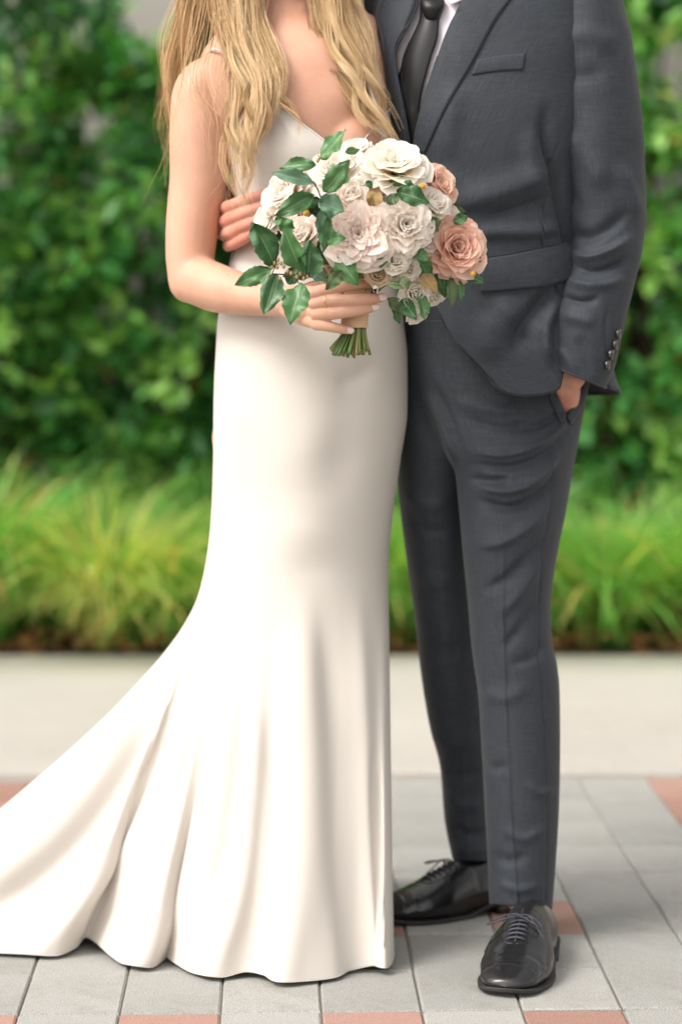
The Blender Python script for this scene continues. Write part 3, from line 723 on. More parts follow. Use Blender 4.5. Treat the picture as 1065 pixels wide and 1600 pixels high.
# neckline roll and straps
neck = [Vector(Vg[0, j]) for j in range(SK) if -.2 < math.sin(th[j]) and Vg[0, j][1] < 3.99]
neck = [Vector(Vg[0, j]) for j in range(SK) if math.sin(th[j]) > .03]
MB().tube(neck, .0016, 6).build('neckline_edge', M_dress, bride)
strap = [PV(392, 140, 3.862), PV(378, 112, 3.872), PV(358, 90, 3.90), PV(345, 79, 3.935), PV(330, 78, 3.975), PV(320, 88, 4.01), PV(318, 110, 4.05)]
MB().tube([Vector(q) for q in smooth3(np.array([list(p) for p in strap]), 30)], .0028, 8).build('shoulder_strap', M_dress, bride)
strap = [PV(594, 182, 3.872), PV(574, 130, 3.886), PV(556, 80, 3.905), PV(548, 46, 3.95), PV(548, 32, 4.0), PV(552, 56, 4.06)]
MB().tube([Vector(q) for q in smooth3(np.array([list(p) for p in strap]), 30)], .0028, 8).build('shoulder_strap', M_dress, bride)

# ---- hair
HV = []; HF = []; HT = []
def lock(pts, w, count, tone, wave=.0, tw=2.0, r=.00034, taper=.35, fuzz=.010, seg=26):
    """pts: (px, py, Y) guide; w metres half-width at (start, mid, end)"""
    g = smooth3(np.array([list(PV(*p)) for p in pts]), seg); T = np.gradient(g, axis=0); T /= np.linalg.norm(T, axis=1, keepdims=True)
    A = np.cross(T, [0, 1, 0]); A /= np.linalg.norm(A, axis=1, keepdims=True); B = np.cross(T, A)
    s = np.linspace(0, 1, seg); wd = pchip([0, .5, 1], w, s)
    lph = random.uniform(0, 6.28); nsub = max(4, count // 18); subs = []
    for _ in range(nsub):
        subs.append((random.uniform(0, 2*PI), math.sqrt(random.random()), lph + random.gauss(0, .7), random.uniform(.6, 1.5), random.gauss(0, .22), random.uniform(6.5, 8.5), random.uniform(.70, 1.06)))
    for c in range(count):
        sa, sr, sph, sam, stn, sfq, sln = random.choice(subs)
        a = random.uniform(0, 2*PI); rr = math.sqrt(random.random()); ph = random.uniform(0, 6.28); ln = min(1., sln * random.uniform(.86, 1.0)) if random.random() < .88 else random.uniform(.4, .8)
        f1 = random.uniform(-1, 1); f2 = random.uniform(-1, 1); loc = wd * (.58 - .26 * s) * rr
        an = sa + tw * s * .5
        off = A * (wd * sr * .8 * np.cos(an) + loc * np.cos(a + tw * s))[:, None] + B * (wd * .5 * sr * np.sin(an) + loc * .7 * np.sin(a + tw * s))[:, None]
        am = (wave + (.0085 if count > 100 else .003)) * sam * np.clip(s * 2.0 - .45, 0, 1)
        wv = am * np.sin(s * sfq * 1.5 + sph); wv2 = am * .8 * np.cos(s * sfq * 1.5 + sph)
        fz = fuzz * (s ** 1.5) * .35 + .0010
        q = g + off + A * (wv + fz * np.sin(s * (4 + 3*f1) + ph))[:, None] + B * (wv2 + fz * .5 * np.sin(s * (5 + 2*f2) + ph*2))[:, None]
        m = max(6, int(seg * ln)); q = q[:m]; rad = r * np.interp(np.linspace(0, 1, m), [0, .7, 1], [1, 1, taper])
        U = np.cross(np.gradient(q, axis=0), [0.3, 1, .1]); U /= np.linalg.norm(U, axis=1, keepdims=True) + 1e-9; W = np.cross(np.gradient(q, axis=0), U); W /= np.linalg.norm(W, axis=1, keepdims=True) + 1e-9
        ring = np.stack([q + (U * math.cos(x) + W * math.sin(x)) * rad[:, None] for x in (0, 2.094, 4.189)], 1)
        base = sum(len(v) for v in HV[-1:]) if False else HT_n[0]
        HV.append(ring.reshape(-1, 3)); i = np.arange(m - 1)[:, None] * 3; j = np.arange(3)[None, :]; j2 = (j + 1) % 3
        HF.append(np.stack(np.broadcast_arrays(i+j, i+j2, i+3+j2, i+3+j), -1).reshape(-1, 4) + HT_n[0]); HT_n[0] += m * 3
        tt = np.clip(tone + .06 + stn + random.gauss(0, .13) + .10 * np.linspace(-1, 1, m), 0, 1)
        HT.append(np.repeat(tt, 3))
HT_n = [0]
# image-left side
lock([(335, -190, 4.02), (305, -80, 4.02), (292, 0, 4.02), (278, 70, 4.03), (268, 140, 4.05), (262, 195, 4.07), (270, 235, 4.08)], (.030, .024, .012), 300, .50, .003, 1.2, fuzz=.014)
lock([(350, -190, 4.01), (330, -80, 4.00), (312, 0, 4.00), (296, 55, 4.05), (286, 110, 4.08), (280, 170, 4.09), (276, 215, 4.1)], (.032, .028, .016), 320, .42, .003, 1.0, fuzz=.012)
lock([(370, -190, 3.98), (350, -80, 3.96), (345, 0, 3.94), (350, 50, 3.915), (364, 88, 3.895), (374, 125, 3.875), (376, 165, 3.862), (368, 210, 3.855), (374, 255, 3.855)], (.030, .017, .008), 260, .40, .003, 2.2)
lock([(385, -190, 3.96), (370, -80, 3.94), (360, 0, 3.915), (374, 55, 3.89), (388, 105, 3.87), (390, 150, 3.858), (376, 200, 3.850), (368, 250, 3.848), (384, 298, 3.845), (404, 336, 3.845)], (.030, .020, .009), 320, .62, .002, 2.8)
lock([(400, -190, 3.95), (388, -80, 3.935), (382, 0, 3.91), (388, 50, 3.885), (404, 90, 3.868), (416, 130, 3.852), (408, 175, 3.842), (386, 215, 3.838), (372, 262, 3.838), (380, 322, 3.84)], (.028, .022, .007), 330, .74, .002, 3.2)
lock([(392, -190, 3.96), (392, -80, 3.95), (398, 0, 3.925), (408, 45, 3.895), (420, 85, 3.872), (425, 120, 3.855), (414, 160, 3.843), (404, 205, 3.838), (404, 255, 3.838), (396, 300, 3.838)], (.022, .016, .006), 240, .66, .002, 3.5)
lock([(350, -80, 3.96), (358, 0, 3.92), (362, 60, 3.90), (372, 110, 3.878), (378, 150, 3.865), (366, 190, 3.856), (380, 230, 3.85), (392, 270, 3.85)], (.024, .016, .006), 200, .30, .002, 3)
lock([(360, -80, 3.95), (372, 0, 3.91), (370, 50, 3.89), (392, 95, 3.872), (405, 140, 3.852), (398, 185, 3.840), (378, 235, 3.836), (390, 285, 3.836), (402, 318, 3.836)], (.018, .012, .005), 160, .88, .003, 4)
lock([(405, 60, 3.90), (420, 120, 3.865), (436, 150, 3.85), (458, 168, 3.835), (470, 190, 3.828), (466, 215, 3.826), (460, 238, 3.83)], (.010, .007, .004), 90, .40, .001, 3, fuzz=.004)
# behind shoulder fill
lock([(360, -190, 4.06), (345, -60, 4.07), (340, 30, 4.08), (330, 110, 4.11), (322, 200, 4.13), (330, 270, 4.14)], (.05, .045, .03), 330, .22, .003, 1.0, fuzz=.012)
# image-right side
lock([(470, -190, 3.97), (486, -80, 3.95), (498, 0, 3.93), (508, 50, 3.915), (532, 95, 3.90), (552, 140, 3.885), (572, 180, 3.875), (600, 215, 3.872), (612, 235, 3.872)], (.024, .022, .010), 300, .42, .002, 2.6)
lock([(480, -190, 3.97), (505, -80, 3.95), (522, 0, 3.93), (534, 50, 3.912), (550, 90, 3.895), (570, 130, 3.885), (590, 170, 3.875), (610, 205, 3.872), (622, 232, 3.872)], (.026, .024, .010), 320, .62, .002, 3)
lock([(490, -190, 3.98), (520, -80, 3.97), (545, 0, 3.95), (558, 50, 3.935), (566, 95, 3.92), (578, 135, 3.905), (596, 175, 3.89), (612, 210, 3.885)], (.026, .022, .010), 300, .70, .002, 2)
lock([(485, -80, 3.96), (492, 0, 3.935), (505, 60, 3.915), (520, 100, 3.90), (548, 125, 3.888), (560, 160, 3.878), (572, 200, 3.87), (598, 228, 3.868)], (.012, .010, .006), 130, .26, .002, 4)
lock([(515, -80, 3.95), (528, 0, 3.92), (548, 60, 3.90), (566, 105, 3.885), (575, 150, 3.872), (592, 190, 3.866), (612, 222, 3.866)], (.012, .010, .006), 130, .9, .003, 4)
lock([(500, -190, 4.05), (535, -60, 4.05), (556, 30, 4.05), (572, 100, 4.04), (590, 170, 4.02), (604, 220, 4.0)], (.035, .028, .018), 240, .35, .002, 1.4)
# defined curls lying over the locks
def curl(base, amp, period, w, count, tone, ph, y0=40):
    b = smooth_line(np.array(base, float), 34); out = []
    for x, y, Y in b:
        k = np.clip((y - y0) / 110, 0, 1); a = 2 * PI * y / period + ph
        out.append((x + amp * k * math.sin(a), y, Y - .010 - .008 * k * math.cos(a)))
    lock(out, (w, w * .9, w * .45), count, tone, -.0085 * (count > 100), 3.0, fuzz=.004, seg=34)
curl([(352, -20, 3.92), (362, 60, 3.90), (378, 130, 3.865), (378, 200, 3.852), (388, 270, 3.846), (398, 325, 3.846)], 11, 118, .0085, 84, .74, .4)
curl([(372, -20, 3.915), (385, 60, 3.885), (402, 130, 3.855), (398, 200, 3.842), (382, 260, 3.840), (384, 315, 3.842)], 12, 128, .0085, 84, .88, 2.2)
curl([(392, -20, 3.92), (404, 60, 3.885), (420, 120, 3.858), (412, 180, 3.842), (402, 240, 3.838), (392, 296, 3.838)], 11, 112, .0070, 70, .60, 3.6)
curl([(345, -20, 3.925), (352, 60, 3.905), (368, 120, 3.872), (362, 190, 3.858), (374, 250, 3.852)], 9, 104, .0070, 60, .34, 5.0)
curl([(384, -20, 3.915), (392, 60, 3.885), (396, 130, 3.858), (386, 200, 3.845), (398, 270, 3.842), (410, 318, 3.842)], 9, 96, .0055, 50, .34, 1.2)
curl([(498, -20, 3.93), (514, 50, 3.905), (540, 110, 3.885), (562, 165, 3.868), (596, 215, 3.862)], 10, 108, .0075, 80, .80, .8, 10)
curl([(520, -20, 3.925), (536, 50, 3.90), (560, 110, 3.882), (582, 165, 3.868), (612, 218, 3.862)], 10, 116, .0080, 80, .62, 2.9, 10)
curl([(540, -20, 3.93), (556, 50, 3.915), (572, 110, 3.892), (592, 165, 3.875), (620, 214, 3.868)], 8, 96, .0060, 70, .20, 4.4, 10)
curl([(508, -20, 3.93), (524, 60, 3.90), (545, 120, 3.88), (570, 175, 3.866), (590, 226, 3.862)], 8, 100, .0060, 60, .92, 5.4, 10)
# loose wisps
for k in range(26):
    x = random.uniform(270, 420); lock([(x + 20, -60, 3.95), (x, 40, 3.92), (x - 12 + random.gauss(0, 8), 130, 3.885), (x + random.gauss(0, 14), 210, 3.86), (x + random.gauss(4, 18), random.uniform(260, 330), 3.85)], (.003, .004, .006), 3, .6, .004, 2, fuzz=.014)
for k in range(14):
    x = random.uniform(262, 285); lock([(x + 20, -20, 4.03), (x + 5, 80, 4.04), (x - 3, 170, 4.05), (x + random.gauss(-4, 8), 250, 4.06), (x + random.gauss(0, 12), random.uniform(280, 360), 4.06)], (.003, .004, .007), 3, .6, .004, 2, fuzz=.016)
# scalp cap strands over the head (above the frame)
for k in range(26):
    a = k / 26 * 2 * PI
    if abs(((a - 1.5 * PI + PI) % (2*PI)) - PI) < .62: continue
    ex, ey = math.cos(a), math.sin(a)
    hv3 = np.array([[hx.x + .01, hx.y + .01, hx.z + .128], [hx.x + ex*.06, hx.y + ey*.07, hx.z + .10], [hx.x + ex*.086, hx.y + ey*.104, hx.z + .03], [hx.x + ex*.09, hx.y + ey*.105, hx.z - .05], [hx.x + ex*.085, hx.y + max(ey, -.1)*.10, hx.z - .14]])
    pxs, pys = proj(hv3); lock([(pxs[i], pys[i], hv3[i, 1]) for i in range(5)], (.012, .022, .02), 70, .45, .0, 1, seg=12)
Vh = np.concatenate(HV); Fh = np.concatenate(HF)
hair = mesh_obj('hair', Vh, Fh.tolist(), M_hair, bride); set_tone(hair.data, np.concatenate(HT)); hair['kind'] = 'stuff'

# ================================================================== MAN
groom = thing('person', 'man in charcoal suit and black tie with one hand in his trouser pocket', 'person', tuple(G(790, 1470)))
gb_ = MB()
gt = Surf([(-10, 640, -20, 735, 4.03, .065), (10, 610, -10, 860, 4.03, .09), (50, 605, 20, 900, 4.03, .10), (150, 612, 150, 880, 4.03, .11), (300, 640, 300, 870, 4.04, .10), (500, 660, 500, 860, 4.05, .10), (600, 665, 600, 860, 4.05, .10)])
gb_.grid(gt.grid(60, 40), True)
gb_.chain([PV(688, 20, 4.03), PV(684, -60, 4.01)], [.062, .060], n=12)
gh = PV(676, -165, 3.99)
gb_.ell((gh.x, gh.y, gh.z + .02), (.080, .100, .105), 24); gb_.ell((gh.x - .006, gh.y - .02, gh.z - .055), (.062, .074, .066), 20); gb_.ell((gh.x - .02, gh.y - .105, gh.z - .01), (.013, .02, .025), 10)
gb_.ell((gh.x + .082, gh.y, gh.z), (.008, .02, .032), 10); gb_.ell((gh.x - .080, gh.y, gh.z), (.008, .02, .032), 10); gb_.ell((gh.x - .018, gh.y - .094, gh.z - .055), (.026, .012, .009), 10)
gb_.chain([PV(880, 30, 4.02), PV(925, 60, 4.02), PV(935, 200, 4.03), PV(940, 300, 4.02), PV(925, 430, 3.985), PV(905, 540, 3.955), PV(892, 590, 3.945)], [.05, .045, .042, .038, .036, .030, .024], n=50)
gb_.chain([PV(640, 50, 4.08), PV(600, 130, 4.18), PV(560, 250, 4.24), PV(460, 330, 4.22), PV(375, 350, 4.13)], [.045, .042, .040, .034, .026], n=40)
for pts in (((790, 600, 4.04), (798, 900, 4.01), (812, 1150, 4.0), (814, 1400, 4.0)), ((700, 600, 4.10), (692, 900, 4.15), (722, 1150, 4.20), (742, 1340, 4.23))):
    gb_.chain([PV(*p) for p in pts], [.070, .046, .036, .030], n=40)
gv, gf = remeshed(gb_, .006, 6)
h2 = MB()   # hand slipping into the trouser pocket
h2.chain([PV(900, 545, 3.955), PV(888, 585, 3.945), PV(880, 622, 3.990), PV(868, 670, 4.02)], [.022, .0225, .026, .027], n=26, seg=20)
h2.chain([PV(882, 600, 3.970), PV(872, 630, 3.99), PV(860, 665, 4.01)], [.012, .0105, .009], n=18)
for k in range(4): h2.chain([PV(856 + k*7, 668, 4.01 + .01*k), PV(850 + k*7, 700, 4.01 + .01*k), PV(846 + k*6, 728, 4.01 + .012*k)], [.0105, .0098, .0085], n=18)
# hand on the woman's waist
FW = [[(352, 330, 4.035), (350, 326, 3.975), (366, 320, 3.922), (390, 311, 3.888), (415, 304, 3.876)], [(352, 348, 4.03), (349, 347, 3.975), (366, 340, 3.920), (388, 331, 3.890), (414, 322, 3.876)],
      [(354, 366, 4.03), (351, 366, 3.978), (367, 360, 3.922), (388, 350, 3.892), (409, 341, 3.880)], [(360, 382, 4.03), (357, 384, 3.982), (370, 379, 3.930), (384, 371, 3.902), (398, 362, 3.892)]]
for f, r in zip(FW, (.0105, .0105, .0100, .0092)): h2.chain([PV(*p) for p in f], [r*1.1, r*1.05, r, r*.95, r*.82], n=30)
h2.chain([PV(372, 350, 4.125), PV(362, 350, 4.08), PV(358, 350, 4.03)], [.026, .030, .030], n=20)
h2.chain([PV(366, 330, 4.09), PV(362, 306, 4.04), PV(362, 292, 4.0)], [.013, .011, .009], n=16)
hv2, hf2 = remeshed(h2, .0018, 4)
mesh_obj('body', np.r_[gv, hv2], gf + [[i + len(gv) for i in f] for f in hf2], M_skin2, groom)
# short hair cap
mb = MB(); mb.ell((gh.x, gh.y + .012, gh.z + .038), (.086, .102, .098), 24); mb.build('hair', mat('brown_hair', (.05, .03, .018), .6), groom)

# ---- trousers
back = Surf([(470, 632, 470, 800, 4.08, .115), (520, 626, 520, 800, 4.08, .12), (600, 622, 600, 790, 4.09, .12), (680, 620, 680, 765, 4.10, .115), (740, 621, 740, 742, 4.11, .10), (800, 626, 800, 736, 4.12, .092), (850, 632, 850, 738, 4.13, .086),
   (950, 645, 950, 748, 4.15, .078), (1040, 655, 1040, 756, 4.17, .073), (1130, 670, 1130, 764, 4.19, .068), (1200, 687, 1200, 768, 4.21, .064), (1280, 694, 1280, 770, 4.22, .062), (1344, 707, 1346, 772, 4.22, .060)])
front = Surf([(500, 636, 500, 920, 4.04, .104), (560, 640, 560, 922, 4.04, .108), (610, 648, 610, 918, 4.04, .114), (650, 662, 650, 910, 4.035, .116), (700, 688, 700, 901, 4.02, .115), (740, 711, 740, 894, 4.01, .108), (800, 717, 800, 884, 4.0, .100), (850, 721, 850, 873, 3.99, .094),
   (900, 726, 900, 864, 3.99, .088), (950, 731, 950, 859, 3.99, .083), (1000, 735, 1000, 861, 3.99, .080), (1040, 740, 1040, 869, 3.99, .078), (1080, 746, 1080, 873, 3.99, .075), (1150, 751, 1150, 874, 3.99, .070), (1250, 757, 1250, 873, 3.99, .066), (1350, 761, 1350, 869, 3.992, .064), (1412, 763, 1422, 863, 3.995, .066)])
Vb = back.grid(300, 130); Vf = front.grid(340, 170)
Vf = crease(Vf, True, [
  ([(905, 610), (880, 640), (840, 665), (790, 672)], 7, -.006), ([(895, 650), (850, 690), (790, 712), (730, 705)], 9, .008, 5), ([(890, 672), (845, 712), (790, 730), (728, 722)], 6, -.008, 10),
  ([(878, 700), (850, 740), (800, 768), (740, 762)], 11, .010, 6), ([(870, 735), (845, 770), (800, 792), (735, 778)], 7, -.011, 12), ([(728, 745), (760, 752), (800, 748)], 7, -.007, 9),
  ([(866, 780), (830, 820), (780, 850), (735, 855)], 14, .007, 8), ([(862, 830), (825, 870), (780, 910), (745, 925)], 9, -.007, 16), ([(850, 870), (810, 930), (770, 970)], 14, .005, 10),
  ([(845, 930), (810, 985), (775, 1020)], 9, -.005, 14), ([(862, 1000), (830, 1030), (790, 1040)], 12, -.004, 8), ([(745, 1080), (790, 1090), (830, 1070)], 14, .003),
  ([(660, 600), (690, 660), (714, 735)], 6, .006), ([(672, 590), (702, 655), (724, 730)], 7, -.006), ([(700, 620), (760, 640), (820, 640)], 12, .005), ([(720, 650), (780, 668), (840, 655)], 7, -.005),
  ([(788, 760), (785, 900), (790, 1100), (800, 1300), (808, 1410)], 3.0, .0030, 2.2, (1, 0)), ([(868, 640), (862, 760), (846, 880), (842, 1000), (850, 1150), (855, 1300), (852, 1410)], 2.6, -.0026, None, (1, 0)),
  ([(745, 1180), (770, 1200), (800, 1190)], 10, -.003), ([(820, 1220), (845, 1240), (868, 1230)], 9, .003), ([(765, 1330), (790, 1345), (830, 1335)], 12, -.0035), ([(770, 1375), (810, 1390), (850, 1380)], 9, .003), ([(780, 1290), (815, 1310), (860, 1290)], 10, .003)], gain=1.15, ws=.78)
Vb = crease(Vb, True, [([(625, 760), (665, 790), (712, 780)], 12, .006), ([(628, 800), (670, 830), (715, 825)], 9, -.006), ([(640, 880), (675, 910), (720, 900)], 12, .005), ([(650, 1000), (685, 1020), (740, 1000)], 12, -.004),
  ([(672, 1130), (700, 1160), (750, 1150)], 13, .005), ([(688, 1190), (715, 1215), (755, 1200)], 9, -.006), ([(695, 1230), (720, 1260), (760, 1255)], 11, .006), ([(700, 1285), (730, 1305), (765, 1300)], 8, -.006), ([(704, 1315), (730, 1330), (765, 1325)], 7, .004),
  ([(668, 760), (690, 900), (705, 1040), (722, 1200), (732, 1340)], 3.0, .002, 2.2, (1, 0)), ([(640, 560), (655, 640), (690, 720)], 9, -.006)], gain=.75)
Vf = fbm(Vf, 7, .0025, True, 21, (1, 1, .7)); Vb = fbm(Vb, 7, .002, True, 5, (1, 1, .7))
tr = MB(); tr.add(Vf.reshape(-1, 3), grid_faces(*Vf.shape[:2], True)); tr.add(Vb.reshape(-1, 3), grid_faces(*Vb.shape[:2], True))
uvf = grid_uv(Vf); uvb = grid_uv(Vb) + [1.3, .2]
slot = [(860, 590), (868, 622), (880.5, 652), (885, 652), (901, 622), (912, 590)]      # the pocket stands open round the wrist
def inside(poly, x, y):
    c = np.zeros(x.shape, bool)
    for k in range(len(poly)):
        (x0, y0), (x1, y1) = poly[k-1], poly[k]
        if y0 == y1: continue
        c ^= ((y0 > y) != (y1 > y)) & (x < (x1 - x0) * (y - y0) / (y1 - y0) + x0)
    return c
tv = np.array([list(v) for v in tr.V]); tx_, ty_ = proj(tv); ins = inside(slot, tx_, ty_) & (tv[:, 1] < 4.03); ins[Vf.shape[0]*Vf.shape[1]:] = False
tr.F = [f for f in tr.F if not all(ins[i] for i in f)]
trou = mesh_obj('trousers', np.array(tr.V), tr.F, M_suit, groom, uv=np.r_[uvf.reshape(-1, 2), uvb.reshape(-1, 2)])
m = trou.modifiers.new('t', 'SOLIDIFY'); m.thickness = .0022; m.offset = -1
fbv = bvh_of(Vf, True)
# pocket welt where the hand goes in
patch('pocket_edge', [(862, 588), (869.5, 622), (882.5, 650)], [(852, 590), (859, 626), (876, 664)], 20, 6, fbv, .0016, .0018, M_suit, groom, puff=.0008)
patch('pocket_edge', [(911, 588), (900, 622), (883.5, 650)], [(919, 590), (910, 630), (889, 664)], 20, 6, fbv, .0012, .0018, M_suit, groom, puff=.0008)

# ---- jacket
jk = Surf([(-52, 655, -78, 800, 4.05, .075, 2.1), (-40, 628, -72, 860, 4.04, .088, 2.1), (-18, 600, -60, 910, 4.035, .105, 2.1), (12, 585, -30, 935, 4.03, .118, 2.2), (50, 583, 30, 935, 4.025, .128, 2.3), (110, 592, 110, 928, 4.02, .138, 2.3), (200, 604, 200, 922, 4.015, .142, 2.3), (300, 618, 300, 915, 4.02, .138, 2.2), (380, 628, 380, 915, 4.025, .132, 2.2),
   (450, 630, 450, 925, 4.03, .135, 2.2), (520, 628, 520, 940, 4.035, .152, 2.2), (580, 626, 580, 955, 4.04, .166, 2.2), (625, 624, 622, 968, 4.04, .174, 2.2)])
xR = lin([(-60, 740), (0, 723), (38, 702), (104, 678), (171, 657), (232, 645), (330, 642), (430, 660), (490, 684), (540, 712), (580, 748), (640, 800)])
xL = lin([(-60, 668), (0, 655), (24, 648), (80, 617), (123, 622), (190, 636), (232, 643), (330, 641), (430, 641), (640, 640)])
tsamp = np.linspace(0, 1, 600)
def edge_th(fn):
    a = np.linspace(PI/2 - .6, PI - .02, 400); out = []
    for t_ in tsamp[::6]:
        px, py, _ = jk.ev(np.full(400, t_), a); out.append(a[np.argmin(np.abs(px - np.array([fn(y) for y in py])))])
    o = np.array(out); o = np.convolve(np.pad(o, 2, 'edge'), np.ones(5)/5, 'valid'); return lambda q: np.interp(q, tsamp[::6], o)
tR = edge_th(xR); tL = edge_th(xL)
BOT = lin([(600, 470), (650, 470), (684, 488), (700, 520), (722, 556), (745, 583), (770, 602), (795, 614), (820, 618), (845, 616), (866, 611), (874, 606), (884, 560), (925, 560), (941, 603), (970, 612)])
Vj = jk.grid(330, 330, closed=False, thf=lambda q: (tR(q), tL(q) - 2 * PI), bot=lambda x, fr: BOT(x) if fr else 616.)
Vj = crease(Vj, False, [
  ([(872, 255), (820, 285), (750, 310), (690, 322)], 26, .007, 14), ([(870, 300), (810, 325), (740, 342)], 12, -.006, 22), ([(890, 352), (830, 362), (770, 362), (720, 372)], 14, .006, 10),
  ([(852, 150), (846, 210), (864, 290), (884, 380)], 8, -.010, 14, (1, 0)), ([(824, 190), (834, 280), (866, 350)], 14, .005), ([(700, 250), (692, 330), (700, 400)], 26, .005), ([(715, 120), (700, 200), (690, 260)], 20, .004),
  ([(864, 440), (836, 480), (806, 520), (800, 565)], 12, -.011, 26), ([(872, 460), (850, 520), (856, 580)], 9, .008, 8), ([(815, 470), (770, 520), (764, 575)], 26, .007), ([(740, 470), (790, 505), (850, 545)], 10, -.004, 18)], gain=1.5, ws=.9)
Vj = fbm(Vj, 6, .0035, False, 31); Vj = fbm(Vj, 20, .0012, False, 11)
jac = grid_obj('jacket', Vj, M_suit, groom, solid=-.003)
jb = bvh_of(Vj, False)
for pl in ([(772, 122), (765, 250), (758, 398)], [(843, 130), (832, 200), (828, 300), (833, 385)]):
    MB().tube(on_surface(jb, smooth_line(pl, 40)[:, :2].tolist(), -.0001), .0007, 5).build('dart_seam', M_lining, groom)
# rolled hem/front edge
edge = [Vector(v) for v in Vj[:, 0]] + [Vector(v) for v in Vj[-1, 1:]]
MB().tube(edge[90:], .0020, 6).build('jacket_edge', M_suit, groom)
patch('lapel', [(735, -45), (723, 0), (702, 38), (678, 104), (657, 171), (646, 226)], [(830, -50), (797, 0), (776, 28), (745, 85), (702, 161), (664, 240)], 70, 14, jb, .0030, .0022, M_suit, groom, puff=.0012, edge=.0010)
patch('lapel', [(664, -30), (655, 12), (619, 76), (622, 123), (637, 190), (645, 226)], [(605, -20), (590, 25), (600, 60), (606, 123), (624, 200), (638, 240)], 60, 10, jb, .0025, .0020, M_suit, groom, puff=.0008, edge=.0006)
# lapel pick stitching
lp = on_surface(jb, smooth_line([(792, 4), (771, 32), (740, 89), (698, 163), (664, 232)], 90)[:, :2].tolist(), .0068)
mb = MB()
for k in range(0, 88, 2): mb.tube([lp[k], lp[k].lerp(lp[k+1], .75)], .0004, 4)
mb.build('pick_stitching', M_thread, groom)
patch('breast_pocket_welt', [(745, 94), (782, 88), (819, 84)], [(737, 118), (777, 112), (815, 110)], 26, 8, jb, .0022, .0024, M_suit, groom, puff=.001)
mb = MB(); mb.tube(on_surface(jb, smooth_line([(744, 93), (782, 86.5), (820, 82.5)], 20)[:, :2].tolist(), .001), .0011, 5).build('pocket_drawn_shadow', M_lining, groom)  # dark cord laid in as the shadow line above the welt
patch('pocket_flap', [(756, 405), (800, 398), (850, 387), (893, 381)], [(749, 456), (800, 452), (850, 446), (889, 436)], 40, 16, jb, .0030, .0030, M_suit, groom, puff=.002, edge=.002)
mb = MB(); mb.tube(on_surface(jb, smooth_line([(752, 402), (800, 395), (850, 384), (893, 378)], 30)[:, :2].tolist(), .0022), .0014, 6).build('pocket_piping', M_suit, groom)
# sleeve
sl = Surf([(-66, 905, -66, 935, 4.02, .035), (-60, 888, -58, 955, 4.015, .06), (-35, 874, -28, 970, 4.01, .07), (0, 866, 5, 975, 4.005, .078), (60, 851, 60, 987, 4.0, .080), (130, 847, 130, 996, 3.995, .080), (220, 858, 220, 1006, 3.99, .078), (300, 873, 300, 1009, 3.985, .074), (345, 882, 350, 1007, 3.98, .071), (385, 889, 400, 1000, 3.97, .069),
   (420, 888, 440, 990, 3.96, .066), (455, 877, 480, 980, 3.945, .062), (500, 867, 530, 970, 3.935, .058), (540, 862, 570, 961, 3.93, .055), (574, 865, 606, 946, 3.925, .052)])
Vs = sl.grid(340, 200)
Vs = crease(Vs, True, [
  ([(880, 362), (915, 372), (950, 358), (985, 325)], 10, -.010, 14), ([(885, 390), (918, 402), (950, 392), (992, 362)], 9, .010, 7), ([(888, 412), (920, 424), (955, 418), (990, 398)], 8, -.010, 9), ([(880, 436), (915, 446), (948, 444), (978, 430)], 10, .009, 7),
  ([(872, 462), (905, 470), (940, 466)], 9, -.008, 7), ([(870, 490), (900, 498), (935, 505)], 12, .005), ([(960, 250), (985, 300), (1000, 350)], 16, .006), ([(870, 60), (920, 55), (970, 75)], 20, .005), ([(865, 100), (900, 118), (950, 110)], 16, -.004),
  ([(868, 200), (910, 240), (950, 300)], 22, .006), ([(862, 230), (885, 290), (905, 345)], 14, -.006), ([(930, 150), (935, 250), (940, 330)], 26, .004), ([(900, 520), (915, 560), (920, 595)], 14, -.004), ([(866, 540), (885, 560), (900, 590)], 8, .004),
  ([(950, 470), (945, 520), (952, 580)], 5, -.003), ([(848, 130), (850, 60), (866, 0), (876, -40)], 5, .002, None, (0, 0))], gain=1.05, ws=.82)
Vs = fbm(Vs, 8, .0025, True, 77); Vs = fbm(Vs, 22, .0012, True, 7)
slv = grid_obj('sleeve', np.concatenate([Vs, Vs[:, :1]], 1), M_suit, groom, solid=-.003)
sb = bvh_of(Vs, True)
MB().tube([Vector(v) for v in np.r_[Vs[-1], Vs[-1][:1]]], .0022, 6).build('cuff_edge', M_suit, groom)
for bx, by in ((967, 521), (962, 538), (956, 553), (950, 570)):
    c, nn = hit(sb, bx - 3, by, .003)
    if c is None: continue
    nn = (nn + Vector((.6, 0, 0))).normalized(); R = nn.to_track_quat('Z', 'Y').to_matrix(); mb = MB()
    V = []; prof = [(0.0001, .0022), (.0045, .0020), (.0066, .0030), (.0078, .0018), (.0078, -.002)]
    for r_, z_ in prof:
        for k in range(16): V.append(c + R @ Vector((r_*math.cos(k*PI/8), r_*math.sin(k*PI/8), z_)))
    mb.add(V, grid_faces(5, 16, True)); mb.build('cuff_button', M_button, groom)
# his other sleeve, passing behind the woman
s2 = MB().chain([PV(622, 30, 4.07), PV(604, 130, 4.17), PV(562, 250, 4.25), PV(470, 330, 4.23), PV(395, 350, 4.15)], [.072, .068, .062, .055, .046], n=60, seg=40)
rear = s2.build('sleeve', M_suit, groom)
